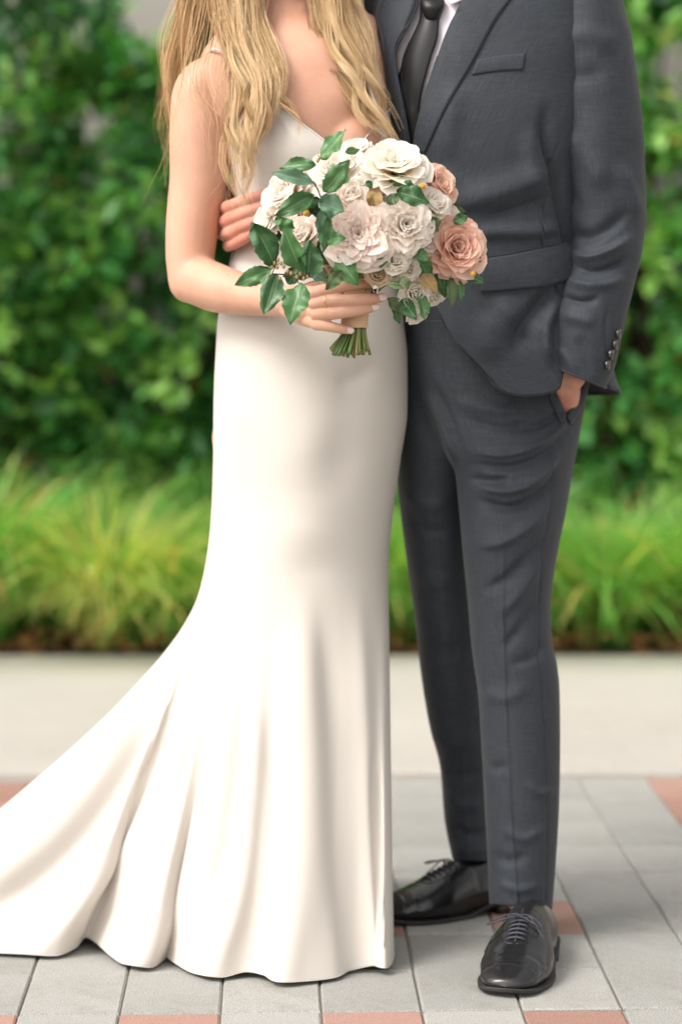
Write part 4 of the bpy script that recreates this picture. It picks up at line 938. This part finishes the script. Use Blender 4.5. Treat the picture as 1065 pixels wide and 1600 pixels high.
# ---- shirt, collar, tie
sh = Surf([(-46, 650, -58, 745, 4.04, .075), (-20, 622, -40, 800, 4.035, .09), (12, 600, 0, 900, 4.03, .104), (60, 594, 50, 915, 4.025, .117), (150, 604, 150, 915, 4.02, .128), (260, 620, 260, 910, 4.02, .128), (330, 628, 330, 905, 4.025, .125)])
Vsh = sh.grid(120, 120); Vsh = crease(Vsh, True, [([(640, 40), (632, 90), (640, 150)], 7, -.004), ([(700, 60), (680, 120), (665, 170)], 6, .004), ([(625, 100), (636, 150), (650, 200)], 5, .004)])
grid_obj('shirt', np.concatenate([Vsh, Vsh[:, :1]], 1), M_shirt, groom, solid=-.001)
shb = bvh_of(Vsh, True)
neckring = MB()
Cl = Surf([(-52, 650, -60, 728, 4.02, .076), (-20, 650, -26, 726, 4.02, .078), (6, 648, -2, 730, 4.02, .082)])
grid_obj('collar_band', Cl.grid(10, 60)[:, list(range(60)) + [0]], M_shirt, groom, solid=.002)
patch('collar_wing', [(650, -40), (646, 0), (638, 19)], [(678, -32), (668, -4), (652, 14)], 16, 8, shb, .013, .003, M_shirt, groom)
patch('collar_wing', [(694, -36), (696, -4), (706, 14)], [(730, -50), (728, -10), (726, 6)], 16, 8, shb, .013, .003, M_shirt, groom)
A = [(661, 4), (659, 34), (648, 60), (633, 100), (627, 125), (634, 170), (640, 215), (646, 250)]; B = [(690, 4), (687, 34), (685, 62), (676, 92), (668, 125), (659, 165), (657, 215), (656, 250)]
patch('tie', A, B, 60, 12, shb, .007, .0025, M_tie, groom, puff=.005)
kn = Surf([(-4, 664, -4, 688, 3.937, .010), (2, 657, 2, 694, 3.932, .014), (12, 658, 12, 693, 3.928, .016), (26, 662, 26, 688, 3.930, .014), (36, 666, 36, 683, 3.935, .009), (40, 671, 40, 678, 3.940, .004)])
Vk = kn.grid(24, 32); yk_off = hit(shb, 675, 25)[0].y; Vk[..., 1] += (yk_off - 3.935) - .004; grid_obj('tie_knot', Vk[:, list(range(32)) + [0]], M_tie, groom)

# ---- shoes
def shoe(toe, heel, scale, label=None):
    toe = Vector(toe); heel = Vector(heel); d = (toe - heel).normalized(); L = .305 * scale
    M3 = Matrix((d, Vector((0, 0, 1)).cross(d), Vector((0, 0, 1)))).transposed().to_4x4()
    M4 = Matrix.Translation(toe - d * L) @ M3
    def T(v): return M4 @ Vector(v)
    # u along foot 0 heel ..1 toe : halfwidth, height, bottom
    K = np.array([(0.0, .004, .058, .026), (.015, .020, .074, .024), (.05, .030, .082, .024), (.12, .036, .088, .024), (.22, .038, .093, .022), (.32, .040, .096, .018), (.42, .0385, .088, .013), (.52, .043, .074, .010), (.62, .0475, .060, .009), (.72, .0480, .050, .010), (.82, .0430, .043, .011), (.90, .0375, .038, .012), (.955, .0290, .032, .014), (.985, .0185, .027, .015), (1.0, .0006, .0185, .0175)])
    S = 90; C = 48; u = np.sin(np.linspace(0, PI/2, S)) ** 1.15; K[:, 1] *= 1.17; K[:, 2] *= np.interp(K[:, 0], [0, .3, .45, .62, .8, 1], [1, 1.02, 1.13, 1.22, 1.18, 1.0]); q = pchip(K[:, 0], K[:, 1:], u); V = np.zeros((S, C, 3))
    for i in range(S):
        w, h, b = q[i]; dep = np.clip((.42 - u[i]) / .42, 0, 1)
        side = .004 * math.sin(PI * u[i])
        for j in range(C):
            a = 2*PI*j/C; c, s = math.cos(a), math.sin(a)
            e = .75 if s < 0 else 1.0
            yy = w * math.copysign(abs(c) ** (.8 if s < 0 else .95), c); top = .42 if u[i] > .5 else .42
            zz = (b + (h - b) * .36) + ((h - b) * .64 * abs(s) ** (1.0)) if s > 0 else (b + (h - b) * .36) - (h - b) * .36 * min(1, abs(s) * 2.2)
            if s > 0 and u[i] < .42: yy *= 1 - .15 * s
            # cap-toe ridge and vamp flex creases
            k = 0
            for uu, dd, ww in ((.868, .0020, .008), (.852, -.0020, .005), (.77, -.0009, .012), (.80, .0006, .012)):
                if s > 0: k += dd * math.exp(-((u[i] - uu - .03 * (abs(c)) ** 2 * (1 if uu > .7 else -.5)) / ww) ** 2)
            V[i, j] = (u[i] * L, yy * (1 + k * 8) + side, zz + k)
    W = np.array([[list(T(v)) for v in r] for r in V])
    up = grid_obj('shoe', W[:, list(range(C)) + [0]], M_shoe, groom)
    if label: up['label'] = label
    bvs = bvh_of(W, True)
    # sole with welt
    So = []; n = 60
    out = []
    for uu in np.linspace(.0, 1, n):
        w = pchip(K[:, 0], K[:, 1], np.array([uu]))[0] + .0035; out.append((uu * L + (.003 if uu > .5 else -.003), w + .004*math.sin(PI*uu)))
    loop = [(x, w) for x, w in out] + [(x, -w + .008*math.sin(PI*x/L)) for x, w in out[::-1]]
    def zb(x): return .001 + max(0, (x/L - .78)) ** 2 * .16 + (0 if x/L > .34 else 0)
    rings = []
    for z, ins in ((0, .002), (.002, 0), (.0055, 0), (.0070, .0015)):
        rings.append([T((x, y * (1 - ins/.04), (.018 if x/L < .30 else (.018 * (1 - (x/L - .30)/.16) if x/L < .46 else 0)) + zb(x) + z)) for x, y in loop])
    m = len(loop); V2 = np.array([[list(p) for p in r] for r in rings]); mb = MB().grid(V2, True); sole = mb.build('sole', M_sole, up)
    hl = [(x, y) for x, y in loop if x/L < .27]; rr = [[T((x, y * .96, z)) for x, y in hl] for z in (.0, .020)]
    V3 = np.array([[list(p) for p in r] for r in rr]); MB().grid(V3, True).build('heel_block', M_sole, up)
    # facing (lace panel) seam, laces
    def top(x, y, off=0.0012):
        p0 = T((x, y, .25)); r = bvs.ray_cast(p0, Vector((0, 0, -1)))
        return (r[0] + Vector((0, 0, off))) if r[0] else T((x, y, .08))
    for s_ in (-1, 1):
        pts = [top(L * a, s_ * b, .0003) for a, b in ((.700, .001), (.697, .010), (.685, .019), (.64, .024), (.57, .027), (.48, .029), (.40, .030))]
        MB().tube([Vector(x) for x in smooth3(np.array([list(p) for p in pts]), 26)], .0009, 6).build('facing_seam', M_shoe, up)
    mb = MB().tube([top(L*a, 0, .0002) for a in np.linspace(.685, .42, 16)], .0018, 6); mb.build('tongue_gap', M_sole, up)
    mb = MB()
    for a in (.665, .632, .600, .568, .536):
        mb.tube([top(L*a, y, .0010 + .0018 * (1 - (y/.013)**2)) for y in np.linspace(-.013, .013, 9)], .0021, 6)
        for s_ in (-1, 1): mb.ell(top(L*a, s_*.0135, .0004), (.0024, .0024, .0012), 8)
    mb.build('laces', M_lace, up)
    mb = MB()
    k0 = top(L*.515, 0, .004)
    for s_, r_ in ((1, .030), (-1, .040)):
        lpz = []
        for a in np.linspace(0, 2*PI, 26):
            y = s_ * r_ * (1 - math.cos(a)) / 2 * 1.25; x = L * .515 + .012 * math.sin(a) + .02 * (1-math.cos(a)) / 2
            z = k0.z + .010 * math.sin(a/2) - .020 * ((1 - math.cos(a))/2) ** 1.5
            lpz.append(T((x, y, z)))
        mb.tube(lpz, .0014, 6)
    for s_ in (-1, 1): mb.tube([k0, T((L*.54, s_*.018, k0.z + .002)), T((L*.60, s_*.042, k0.z - .028)), T((L*.63, s_*.052, k0.z - .052))], .0013, 6)
    mb.ell(k0, (.005, .005, .004), 10); mb.build('lace_bow', M_lace, up)
    return up
shoe(G(788, 1560), G(836, 1478), 1.0, 'black cap-toe shoe pointing at the camera')
shoe(G(588, 1441), G(775, 1418), .96, 'black shoe behind, toe tucked beside the gown')

M_sock = mat('black_sock', (.014, .014, .016), .9)
MB().chain([PV(818, 1330, 4.0), PV(822, 1400, 4.01), PV(826, 1440, 4.02)], [.036, .034, .032], n=14).build('sock', M_sock, groom)
MB().chain([PV(742, 1300, 4.24), PV(738, 1350, 4.25), PV(738, 1380, 4.255)], [.036, .034, .030], n=14).build('sock', M_sock, groom)

# ================================================================== BOUQUET
bq = thing('bouquet', 'round bouquet of ivory, blush and dusty pink roses with glossy green leaves', 'bouquet', tuple(P(552, 520, 3.68)))
BC = PV(580, 420, 3.83)
def petal_mesh(name, L, W, phi0, phi1, cup, ruffle, mat_, seed, notch=.0, curl=0., nu=9, nv=10, wexp=.55):
    r = random.Random(seed); V = np.zeros((nv, nu, 3)); UV = np.zeros((nv, nu, 2)); x = z = 0.; pts = []
    so = r.uniform(0, 50)
    for i in range(nv):
        v = i / (nv - 1); ph = phi0 + (phi1 - phi0) * v ** 1.3 + curl * max(0, v - .72) / .28 * 1.0
        if i: x += L / (nv-1) * math.sin(ph); z += L / (nv-1) * math.cos(ph)
        pts.append((x, z, ph))
    for i, (x, z, ph) in enumerate(pts):
        v = i / (nv - 1); w = W * (.16 + .84 * min(1, v / .62) ** wexp) * (1 - max(0, (v - .62) / .38) ** 2.6 * .62)
        for j in range(nu):
            u = j / (nu - 1) * 2 - 1; an = u * cup
            if cup > .05: yy = w * math.sin(an) / math.sin(min(cup, 1.5)) if cup < 1.5 else w * math.sin(an); dd = w * (1 - math.cos(an)) / max(math.sin(min(cup, 1.5)), .3)
            else: yy = w * u; dd = 0
            tipd = L * .13 * (u * u) * max(0, v - .5) * 1.2 * (1) + (L * notch * math.exp(-(u/.25)**2) * max(0, v - .7) / .3)
            ruffle_ = ruffle * .45; rf = ruffle_ * L * noise.noise(Vector((u * 2.2 + so, v * 2.0, so))) * v + ruffle_ * .6 * L * noise.noise(Vector((u * 5 + so, v * 3, so + 9))) * v * v
            # centreline frame: tangent (sin ph, cos ph), inward normal (-cos ph, sin ph)
            px = x - math.sin(ph) * tipd - math.cos(ph) * (dd + rf); pz = z - math.cos(ph) * tipd + math.sin(ph) * (dd + rf)
            V[i, j] = (px, yy, pz); UV[i, j] = (j/(nu-1), v)
    me = bpy.data.meshes.new(name); me.from_pydata(V.reshape(-1, 3).tolist(), [], grid_faces(nv, nu, False))
    uvl = me.uv_layers.new(name='UVMap'); li = np.zeros(len(me.loops), dtype=np.int32); me.loops.foreach_get('vertex_index', li); uvl.data.foreach_set('uv', UV.reshape(-1, 2)[li].ravel())
    me.polygons.foreach_set('use_smooth', [True] * len(me.polygons)); me.materials.append(mat_); return me
M_calyx = mat('calyx_green', (.07, .13, .035), .5)
M_stamen = mat('golden_stamens', (.62, .36, .06), .7)
def flower(px, py, r, Y, kind, pal, nrm=None, label=None, name='rose', spin=None):
    R = r * 1.22 / 1035.; c = PV(px, py, Y); n = (c - BC).normalized()
    n = (n * 1.0 + Vector((0, -.75, .12))).normalized()
    if nrm: n = (n + Vector(nrm)).normalized()
    q = n.to_track_quat('Z', 'Y'); base = c - n * R * (.35 if kind != 'bud' else .9)
    # receptacle with sepals
    mb = MB(); prof = [(-.62, .10), (-.50, .24), (-.30, .34), (-.10, .30), (.0, .16)]
    V = [Vector((R*a*math.cos(k*PI/5), R*a*math.sin(k*PI/5), R*z)) for z, a in prof for k in range(10)]; mb.add(V, grid_faces(5, 10, True) + [list(range(10))])
    for k in range(5):
        a = k * 2*PI/5 + .3; d = Vector((math.cos(a), math.sin(a), 0)); s = Vector((-d.y, d.x, 0)); o1 = d*R*.3 + Vector((0, 0, -R*.25)); tip = d*R*.75 + Vector((0, 0, R*(.05 if kind != 'bud' else .5)))
        m1 = o1.lerp(tip, .5); mb.add([o1 - s*R*.12, o1 + s*R*.12, m1 + s*R*.09 - d*.0*R, tip, m1 - s*R*.09], [[0, 1, 2, 3, 4]])
    fl = mb.build(name, M_calyx, None); fl.location = base; fl.rotation_mode = 'QUATERNION'; fl.rotation_quaternion = q
    fl.parent = bq; fl.matrix_parent_inverse = Matrix.Translation(-Vector(bq.location))
    if label: fl['label'] = label
    pm = PM[pal]; sd = random.randint(0, 9999); lay = []
    # (count, length, width, phi0, phi1, cup, ruffle, z, r0, curl)
    if kind == 'open':     # wide open ivory rose
        lay = [(7, .95, .58, 1.15, 1.62, .55, .10, -.10, .10, .55), (7, .86, .54, .85, 1.45, .70, .11, -.02, .10, .5), (6, .72, .46, .55, 1.20, .80, .12, .05, .08, .45), (6, .56, .36, .35, .95, .9, .12, .10, .07, .4), (5, .42, .26, .15, .70, 1.0, .12, .13, .05, .3), (4, .28, .18, 0, .45, 1.1, .1, .14, .03, 0)]
    elif kind == 'garden': # quartered, many thin frilled petals
        lay = [(8, .98, .58, 1.30, 1.60, .50, .09, -.08, .08, .35), (9, .94, .48, 1.05, 1.48, .6, .12, -.02, .10, .3), (12, .86, .32, .85, 1.38, .6, .16, .02, .10, .1), (14, .74, .22, .62, 1.28, .7, .20, .05, .10, .0), (16, .62, .17, .42, 1.15, .8, .24, .07, .08, 0), (16, .50, .14, .25, 1.0, .9, .26, .08, .06, 0), (14, .38, .11, .1, .85, 1, .26, .08, .03, 0), (9, .25, .08, 0, .6, 1, .2, .08, .015, 0)]
    elif kind == 'frill':
        lay = [(9, .98, .50, 1.15, 1.58, .55, .14, -.05, .08, .3), (11, .92, .36, .9, 1.4, .6, .18, .02, .08, .3), (12, .84, .30, .6, 1.15, .7, .2, .08, .08, .25), (12, .76, .26, .35, .9, .85, .22, .12, .07, .2), (10, .66, .22, .15, .62, .9, .24, .16, .05, .15), (8, .55, .18, 0, .35, 1, .24, .2, .03, 0)]
    elif kind == 'cup':    # cupped multi-petal
        lay = [(7, .98, .56, 1.05, 1.50, .65, .10, -.12, .10, .6), (7, .94, .50, .75, 1.18, .8, .10, -.05, .12, .6), (7, .84, .44, .5, .92, .9, .12, .02, .12, .5), (8, .72, .34, .3, .72, 1.0, .14, .06, .11, .4), (8, .58, .27, .18, .55, 1.0, .16, .10, .09, .3), (7, .46, .20, .05, .4, 1.1, .18, .13, .06, .2), (5, .36, .15, 0, .2, 1.2, .15, .14, .03, 0)]
    elif kind == 'rose':   # half-open classic
        lay = [(5, 1.02, .62, .75, 1.30, .85, .07, -.25, .12, .9), (5, .98, .58, .45, .85, 1.0, .06, -.18, .14, .8), (5, .92, .50, .22, .50, 1.15, .05, -.10, .14, .6), (4, .84, .40, .08, .25, 1.3, .04, -.02, .12, .35), (3, .76, .28, 0, .08, 1.45, .03, .05, .09, .1), (3, .68, .17, -.02, .0, 1.5, .03, .12, .05, 0)]
    else:                  # bud
        lay = [(3, 1.35, .66, .42, .42, 1.1, .05, -.55, .14, .9), (4, 1.38, .62, .25, .12, 1.25, .04, -.5, .14, .5), (3, 1.30, .46, .12, -.04, 1.45, .03, -.42, .14, .2), (3, 1.22, .28, .04, -.06, 1.5, .03, -.34, .10, 0)]
    off = random.uniform(0, 6.28); outer = lay[0][0]
    for li_, (cnt, L, W, p0, p1, cup, ruf, z, r0, curl) in enumerate(lay):
        meshes = [petal_mesh('petal', L*R, W*R, p0 + random.uniform(-.06, .06), p1 + random.uniform(-.14, .14), cup * random.uniform(.85, 1.1), ruf, pm, sd + li_*10 + v, notch=random.choice((0, .08, .14)), curl=curl * random.uniform(.5, 1.3)) for v in range(3)]
        for k in range(cnt):
            a = off + li_ * 2.399 / 2 + k * 2 * PI / cnt + random.uniform(-.14, .14) * (1 + (kind in ('garden', 'frill')) * 1.3)
            o = bpy.data.objects.new('petal', meshes[k % 3]); COL.objects.link(o); o.parent = fl
            o.location = (math.cos(a)*r0*R, math.sin(a)*r0*R, z*R); s = random.uniform(.9, 1.08)
            o.rotation_euler = (random.uniform(-.08, .08), random.uniform(-.08, .08), a); o.scale = (s, s, s)
    if kind in ('open',) or (kind == 'cup' and pal == 'ivory'):
        mb = MB()
        for k in range(26):
            a = k * 2.399; rr = R * .13 * math.sqrt(k / 26); d = Vector((math.cos(a)*rr, math.sin(a)*rr, R*.14)); e = d * 1.25 + Vector((0, 0, R*.14)); mb.tube([d, e], .0004, 4); mb.ell(e, (.0011,)*3, 6)
        st = mb.build('stamens', M_stamen, None); st.parent = fl
    return fl
def Yd(px, py, dz=0): return 3.615 + (((px - 575) / 185) ** 2 + ((py - 350) / 150) ** 2) * .10 + dz
fls = [
 (617, 253, 49, 'open', 'ivory', -.020, (.0, .0, .55), 'large open ivory rose at the top'),
 (684, 288, 34, 'cup', 'peach', .035, (.5, 0, .2), 'peach rose behind the top right'),
 (679, 318, 24, 'rose', 'white', .0, (.2, 0, .2), 'small white rose at right'),
 (713, 386, 47, 'cup', 'dusty', -.005, (.0, -.4, .0), 'large dusty pink rose at far right'),
 (559, 364, 48, 'garden', 'blush', -.020, (-.1, -.5, 0), 'large blush rose with pink centre, middle of the bouquet'),
 (633, 352, 40, 'frill', 'pale', -.015, (.15, -.3, .05), 'frilled pale blush bloom right of centre'),
 (524, 264, 42, 'cup', 'white', .020, (-.2, 0, .3), 'white rose at the top left'),
 (446, 302, 42, 'cup', 'pale', .030, (-.5, 0, .3), 'pale rose at the left behind the leaves'),
 (548, 306, 27, 'rose', 'pale', -.005, (0, 0, .3), 'cream half-open rose above the middle'),
 (474, 364, 28, 'rose', 'pale', .0, (-.3, 0, .1), 'blush half-open rose at lower left'),
 (418, 342, 28, 'cup', 'white', .040, (-.8, 0, .1), 'white rose at the left edge'),
 (456, 338, 26, 'cup', 'peach', .035, (-.4, 0, .2), 'peach rose tucked behind left leaves'),
 (557, 236, 28, 'cup', 'pale', .045, (-.1, 0, .8), 'blush rose at the top behind'),
 (566, 281, 19, 'bud', 'white', .0, (0, 0, .3), 'white bud under the top roses'),
 (662, 374, 30, 'cup', 'pale', .020, (.2, 0, 0), None), (700, 342, 24, 'cup', 'white', .045, (.4, 0, .1), None), (660, 297, 24, 'cup', 'peach', .040, (.2, 0, .4), None), (590, 300, 26, 'cup', 'pale', .035, (0, 0, .2), None),
 (619, 408, 20, 'rose', 'ivory', -.022, (0, -.2, .2), 'small cream spray rose below centre'), (639, 421, 17, 'rose', 'pale', -.014, (.1, -.2, .1), None), (590, 429, 18, 'rose', 'tan', -.015, (0, -.2, .2), 'small tan spray rose above the fingers'),
 (648, 457, 24, 'rose', 'ivory', -.030, (.1, -.5, .15), 'cream spray rose at the bottom right'), (683, 465, 21, 'bud', 'ivory', .0, (.2, -.4, -.5), None), (652, 498, 23, 'bud', 'ivory', -.01, (.1, -.5, -1.0), 'drooping cream bud at the very bottom'), (617, 430, 13, 'bud', 'pale', .0, (0, 0, -.4), None), (505, 430, 18, 'bud', 'tan', .02, (-.4, 0, -.2), None),
]
heads = []
for px, py, r, kind, pal, dz, nr, lb in fls: heads.append(flower(px, py, r, Yd(px, py, dz), kind, pal, nr, lb))
# leaves
def leaf_mesh(L, W, fold, bend, wavy, seed, mat_, serr=.06):
    nv, nu = 15, 9; V = np.zeros((nv, nu, 3)); UV = np.zeros((nv, nu, 2)); r = random.Random(seed); so = r.uniform(0, 50); x = z = 0
    for i in range(nv):
        v = i / (nv-1); ph = bend * (v - .3)
        if i: x += L/(nv-1) * math.cos(ph); z -= L/(nv-1) * math.sin(ph)
        w = W * (math.sin(PI * min(1, v ** .82)) ** .85 + .015) * (1 + serr * ((i % 2) * 2 - 1) * (1 if 0 < i < nv-1 else 0) * .7)
        for j in range(nu):
            u = j/(nu-1)*2 - 1; V[i, j] = (x, w*u*math.cos(fold*.6), z + abs(u) * w * math.sin(fold) + wavy * W * noise.noise(Vector((v*4 + so, u*1.3, so))) * abs(u) * 2); UV[i, j] = (j/(nu-1), v)
    me = bpy.data.meshes.new('leaf'); me.from_pydata(V.reshape(-1, 3).tolist(), [], grid_faces(nv, nu, False))
    uvl = me.uv_layers.new(name='UVMap'); li = np.zeros(len(me.loops), dtype=np.int32); me.loops.foreach_get('vertex_index', li); uvl.data.foreach_set('uv', UV.reshape(-1, 2)[li].ravel())
    me.polygons.foreach_set('use_smooth', [True]*len(me.polygons)); me.materials.append(mat_); return me
def leaf(b, t_, w, Yb, Yt, m=None, roll=0., fold=.35, bend=.5):
    """crop-measured base and tip (crop px), half-width w"""
    bx, by = 340 + .413*b[0], 180 + .413*b[1]; tx, ty = 340 + .413*t_[0], 180 + .413*t_[1]
    A = PV(bx, by, Yb); B = PV(tx, ty, Yt); d = B - A; L = d.length; d.normalize()
    up = Vector((roll, -1, .25)); up = (up - d*up.dot(d)).normalized(); s = up.cross(d)
    me = leaf_mesh(L * 1.03, w*.413/1035, fold, bend, .5, random.randint(0, 9999), m or M_leaf)
    o = bpy.data.objects.new('leaf', me); COL.objects.link(o); o.parent = bq; o.matrix_parent_inverse = Matrix.Translation(-Vector(bq.location))
    o.matrix_world = Matrix.Translation(A) @ Matrix((d, s, up)).transposed().to_4x4(); o.matrix_basis = Matrix.Translation(A) @ Matrix((d, s, up)).transposed().to_4x4()
    return A
LV = [((390, 165), (482, 58), 36, 3.60, 3.61, None, -.4), ((480, 140), (535, 132), 16, 3.61, 3.62, None, .2), ((372, 188), (230, 192), 30, 3.595, 3.60, None, .2), ((364, 256), (207, 216), 30, 3.575, 3.565, M_leafp, -.3), ((400, 292), (498, 172), 38, 3.57, 3.56, None, .5),
 ((362, 300), (222, 378), 38, 3.575, 3.57, None, .4), ((380, 330), (476, 362), 44, 3.57, 3.57, M_leafp, .3), ((310, 345), (385, 318), 24, 3.59, 3.59, None, 0), ((218, 576), (140, 408), 50, 3.60, 3.575, None, .3), ((322, 597), (248, 434), 44, 3.59, 3.565, None, -.4),
 ((340, 602), (352, 478), 46, 3.59, 3.575, None, .4), ((205, 582), (64, 642), 34, 3.60, 3.60, None, .5), ((222, 598), (180, 747), 44, 3.60, 3.575, None, .3), ((318, 635), (272, 784), 52, 3.59, 3.57, None, -.2), ((400, 355), (384, 462), 30, 3.575, 3.575, M_leafp, .6), ((412, 385), (404, 522), 26, 3.565, 3.565, None, .5), ((402, 470), (482, 464), 30, 3.567, 3.567, None, 0),
 ((675, 290), (800, 326), 38, 3.575, 3.57, None, .2), ((575, 345), (610, 268), 30, 3.58, 3.575, M_leaft, .3), ((640, 335), (688, 298), 22, 3.58, 3.58, M_leafo, .2), ((452, 535), (528, 640), 44, 3.60, 3.59, None, -.3), ((472, 588), (408, 660), 26, 3.59, 3.585, M_leafo, .3), ((240, 390), (280, 450), 28, 3.60, 3.60, None, 0), ((215, 395), (290, 425), 22, 3.61, 3.60, None, .2),
 ((925, 605), (1008, 632), 24, 3.68, 3.67, None, .3), ((880, 610), (886, 726), 20, 3.67, 3.66, M_leafo, .2), ((910, 620), (922, 698), 20, 3.68, 3.67, None, .3), ((830, 600), (862, 690), 26, 3.68, 3.68, None, 0), ((770, 600), (830, 670), 28, 3.64, 3.63, M_leaft, .1), ((765, 670), (785, 765), 26, 3.65, 3.63, None, .3), ((700, 700), (752, 772), 30, 3.65, 3.63, None, -.3), ((640, 640), (702, 655), 14, 3.60, 3.595, M_leafo, .3),
 ((720, 500), (798, 548), 30, 3.62, 3.61, None, .2), ((760, 540), (800, 620), 34, 3.65, 3.65, None, 0), ((890, 405), (945, 382), 22, 3.66, 3.66, None, .2), ((800, 385), (835, 440), 26, 3.63, 3.64, M_leafo, 0), ((785, 440), (805, 385), 22, 3.63, 3.63, None, 0), ((730, 240), (640, 262), 28, 3.63, 3.63, None, .1), ((690, 262), (752, 285), 26, 3.61, 3.61, None, 0),
 ((560, 545), (640, 560), 20, 3.62, 3.61, M_leafo, 0), ((590, 575), (650, 540), 18, 3.61, 3.60, None, .2), ((265, 640), (300, 590), 26, 3.62, 3.62, None, 0), ((350, 590), (410, 625), 24, 3.60, 3.60, M_leafp, .1), ((640, 690), (690, 742), 20, 3.66, 3.66, M_leafo, .3), ((660, 720), (690, 790), 16, 3.67, 3.67, None, .2), ((960, 520), (995, 555), 14, 3.67, 3.67, None, 0), ((700, 610), (725, 655), 16, 3.60, 3.60, M_leafo, 0), ((560, 250), (585, 275), 14, 3.60, 3.60, None, 0),
 ((470, 250), (500, 240), 14, 3.6, 3.6, None, 0)]
for L_ in LV: leaf(L_[0], L_[1], L_[2], L_[3], L_[4], L_[5], L_[6], fold=random.uniform(.2, .5), bend=random.uniform(-.1, .7))
for k in range(70):   # inner greenery that closes the gaps between blooms
    a = random.uniform(0, 6.28); rr = math.sqrt(random.random()); x = 560 + rr*150*math.cos(a)*.95; y = 350 + rr*105*math.sin(a)
    cx_, cy_ = (x - 340)/.413, (y - 180)/.413; b2 = random.uniform(0, 6.28); ln = random.uniform(80, 130)
    leaf((cx_, cy_), (cx_ + ln*math.cos(b2), cy_ + ln*math.sin(b2)*.9), random.uniform(24, 36), Yd(x, y, .085), Yd(x, y, .078), random.choice((M_leaf, M_leaf, M_leafo)), random.uniform(-.5, .5))
# twigs with tiny buds
def cpt(x, y, Y): return PV(340 + .413*x, 180 + .413*y, Y)
def twig(pts, r):
    MB().tube([Vector(q) for q in smooth3(np.array([list(cpt(*p)) for p in pts]), 20)], r, 6).build('twig', M_twig, bq)
twig([(480, 640, 3.66), (420, 615, 3.62), (350, 612, 3.60), (280, 605, 3.598), (205, 600, 3.60)], .0012); twig([(360, 250, 3.585), (378, 280, 3.578), (390, 310, 3.578), (420, 345, 3.60), (450, 420, 3.66)], .0012); twig([(205, 600, 3.60), (218, 575, 3.60), (232, 560, 3.60)], .0008); twig([(385, 170, 3.60), (380, 150, 3.605)], .0010); twig([(280, 605, 3.598), (300, 630, 3.592), (318, 640, 3.59)], .0008)
mb = MB()
for x, y in ((228, 548), (240, 560), (215, 560), (205, 575), (225, 575), (250, 572), (190, 610), (180, 628), (236, 618), (300, 612), (312, 600), (325, 618), (265, 590), (278, 598), (340, 610), (385, 160), (378, 172)):
    mb.ell(cpt(x, y, 3.593), (.0026, .0026, .0036), 8)
mb.build('twig_buds', mat('bud_tan', (.34, .24, .10), .6), bq)['kind'] = 'stuff'
M_yel = mat('yellow_floret', (.72, .38, .04), .7)
for cx_, cy_, rr in ((640, 488, 15), (634, 468, 10), (775, 268, 12), (335, 372, 12), (965, 600, 9)):
    mb = MB(); Yb = 3.605 if cx_ < 900 else 3.66
    for k in range(26):
        a = k*2.4; q = math.sqrt(k/26)*rr; mb.ell(cpt(cx_ + q*math.cos(a), cy_ + q*math.sin(a), Yb - .006*(1-(q/rr)**2)), (.0011,)*3, 6)
    mb.build('yellow_floret_cluster', M_yel, bq)
# stems: spiral bundle gripped by the hand
C0 = PV(556, 480, 3.685); 
ends = []
for k in range(46):
    a = k * 2.399; rr = math.sqrt((k + .5) / 46); wx = .0165 * rr * math.cos(a); wy = .0150 * rr * math.sin(a)
    top_ = PV(566 + 90 * rr * math.cos(a), 405 + 14*math.sin(k), 3.70 + .05 * rr * math.sin(a)); mid = PV(557, 482, 3.685) + Vector((wx, wy, 0)); m2 = PV(553, 518, 3.68) + Vector((wx*1.05, wy*1.05, 0))
    bot_ = PV(546 + 34*rr*math.cos(a), 556 + random.uniform(-7, 5) - 6*abs(rr*math.cos(a)), 3.675 + .030*rr*math.sin(a))
    r_ = random.uniform(.0017, .0030)
    MB().tube([Vector(q) for q in smooth3(np.array([list(top_), list(mid), list(m2), list(bot_)]), 18)], r_, 8).build('stem', M_stem, bq)
    d = (bot_ - m2).normalized()
    MB().tube([bot_ + d*.0001, bot_ + d*.0006], r_*.96, 8).build('stem_cut_end', M_cut, bq) if False else None
wr = Surf([(448, 535, 448, 580, 3.685, .0215), (470, 536, 470, 578, 3.685, .0205), (495, 534, 495, 575, 3.683, .0200), (512, 532, 512, 574, 3.681, .0205)])
Vw = wr.grid(30, 40); Vw = fbm(Vw, 60, .0012, True, 4, (.3, .3, 3)); grid_obj('ribbon_wrap', Vw[:, list(range(40)) + [0]], M_wrap, bq, solid=.0008)
# ring that glints at the fingertips under the roses
rg = PV(586, 450, 3.640); band(rg, (1, .4, .1), .0085, M_ring, 'diamond_ring', .0012)
mb = MB(); mb.ell(rg + Vector((-.001, -.009, .002)), (.0042, .0026, .0036), 8); g_ = mb.build('ring_stone', M_gem, bride, smooth=False)
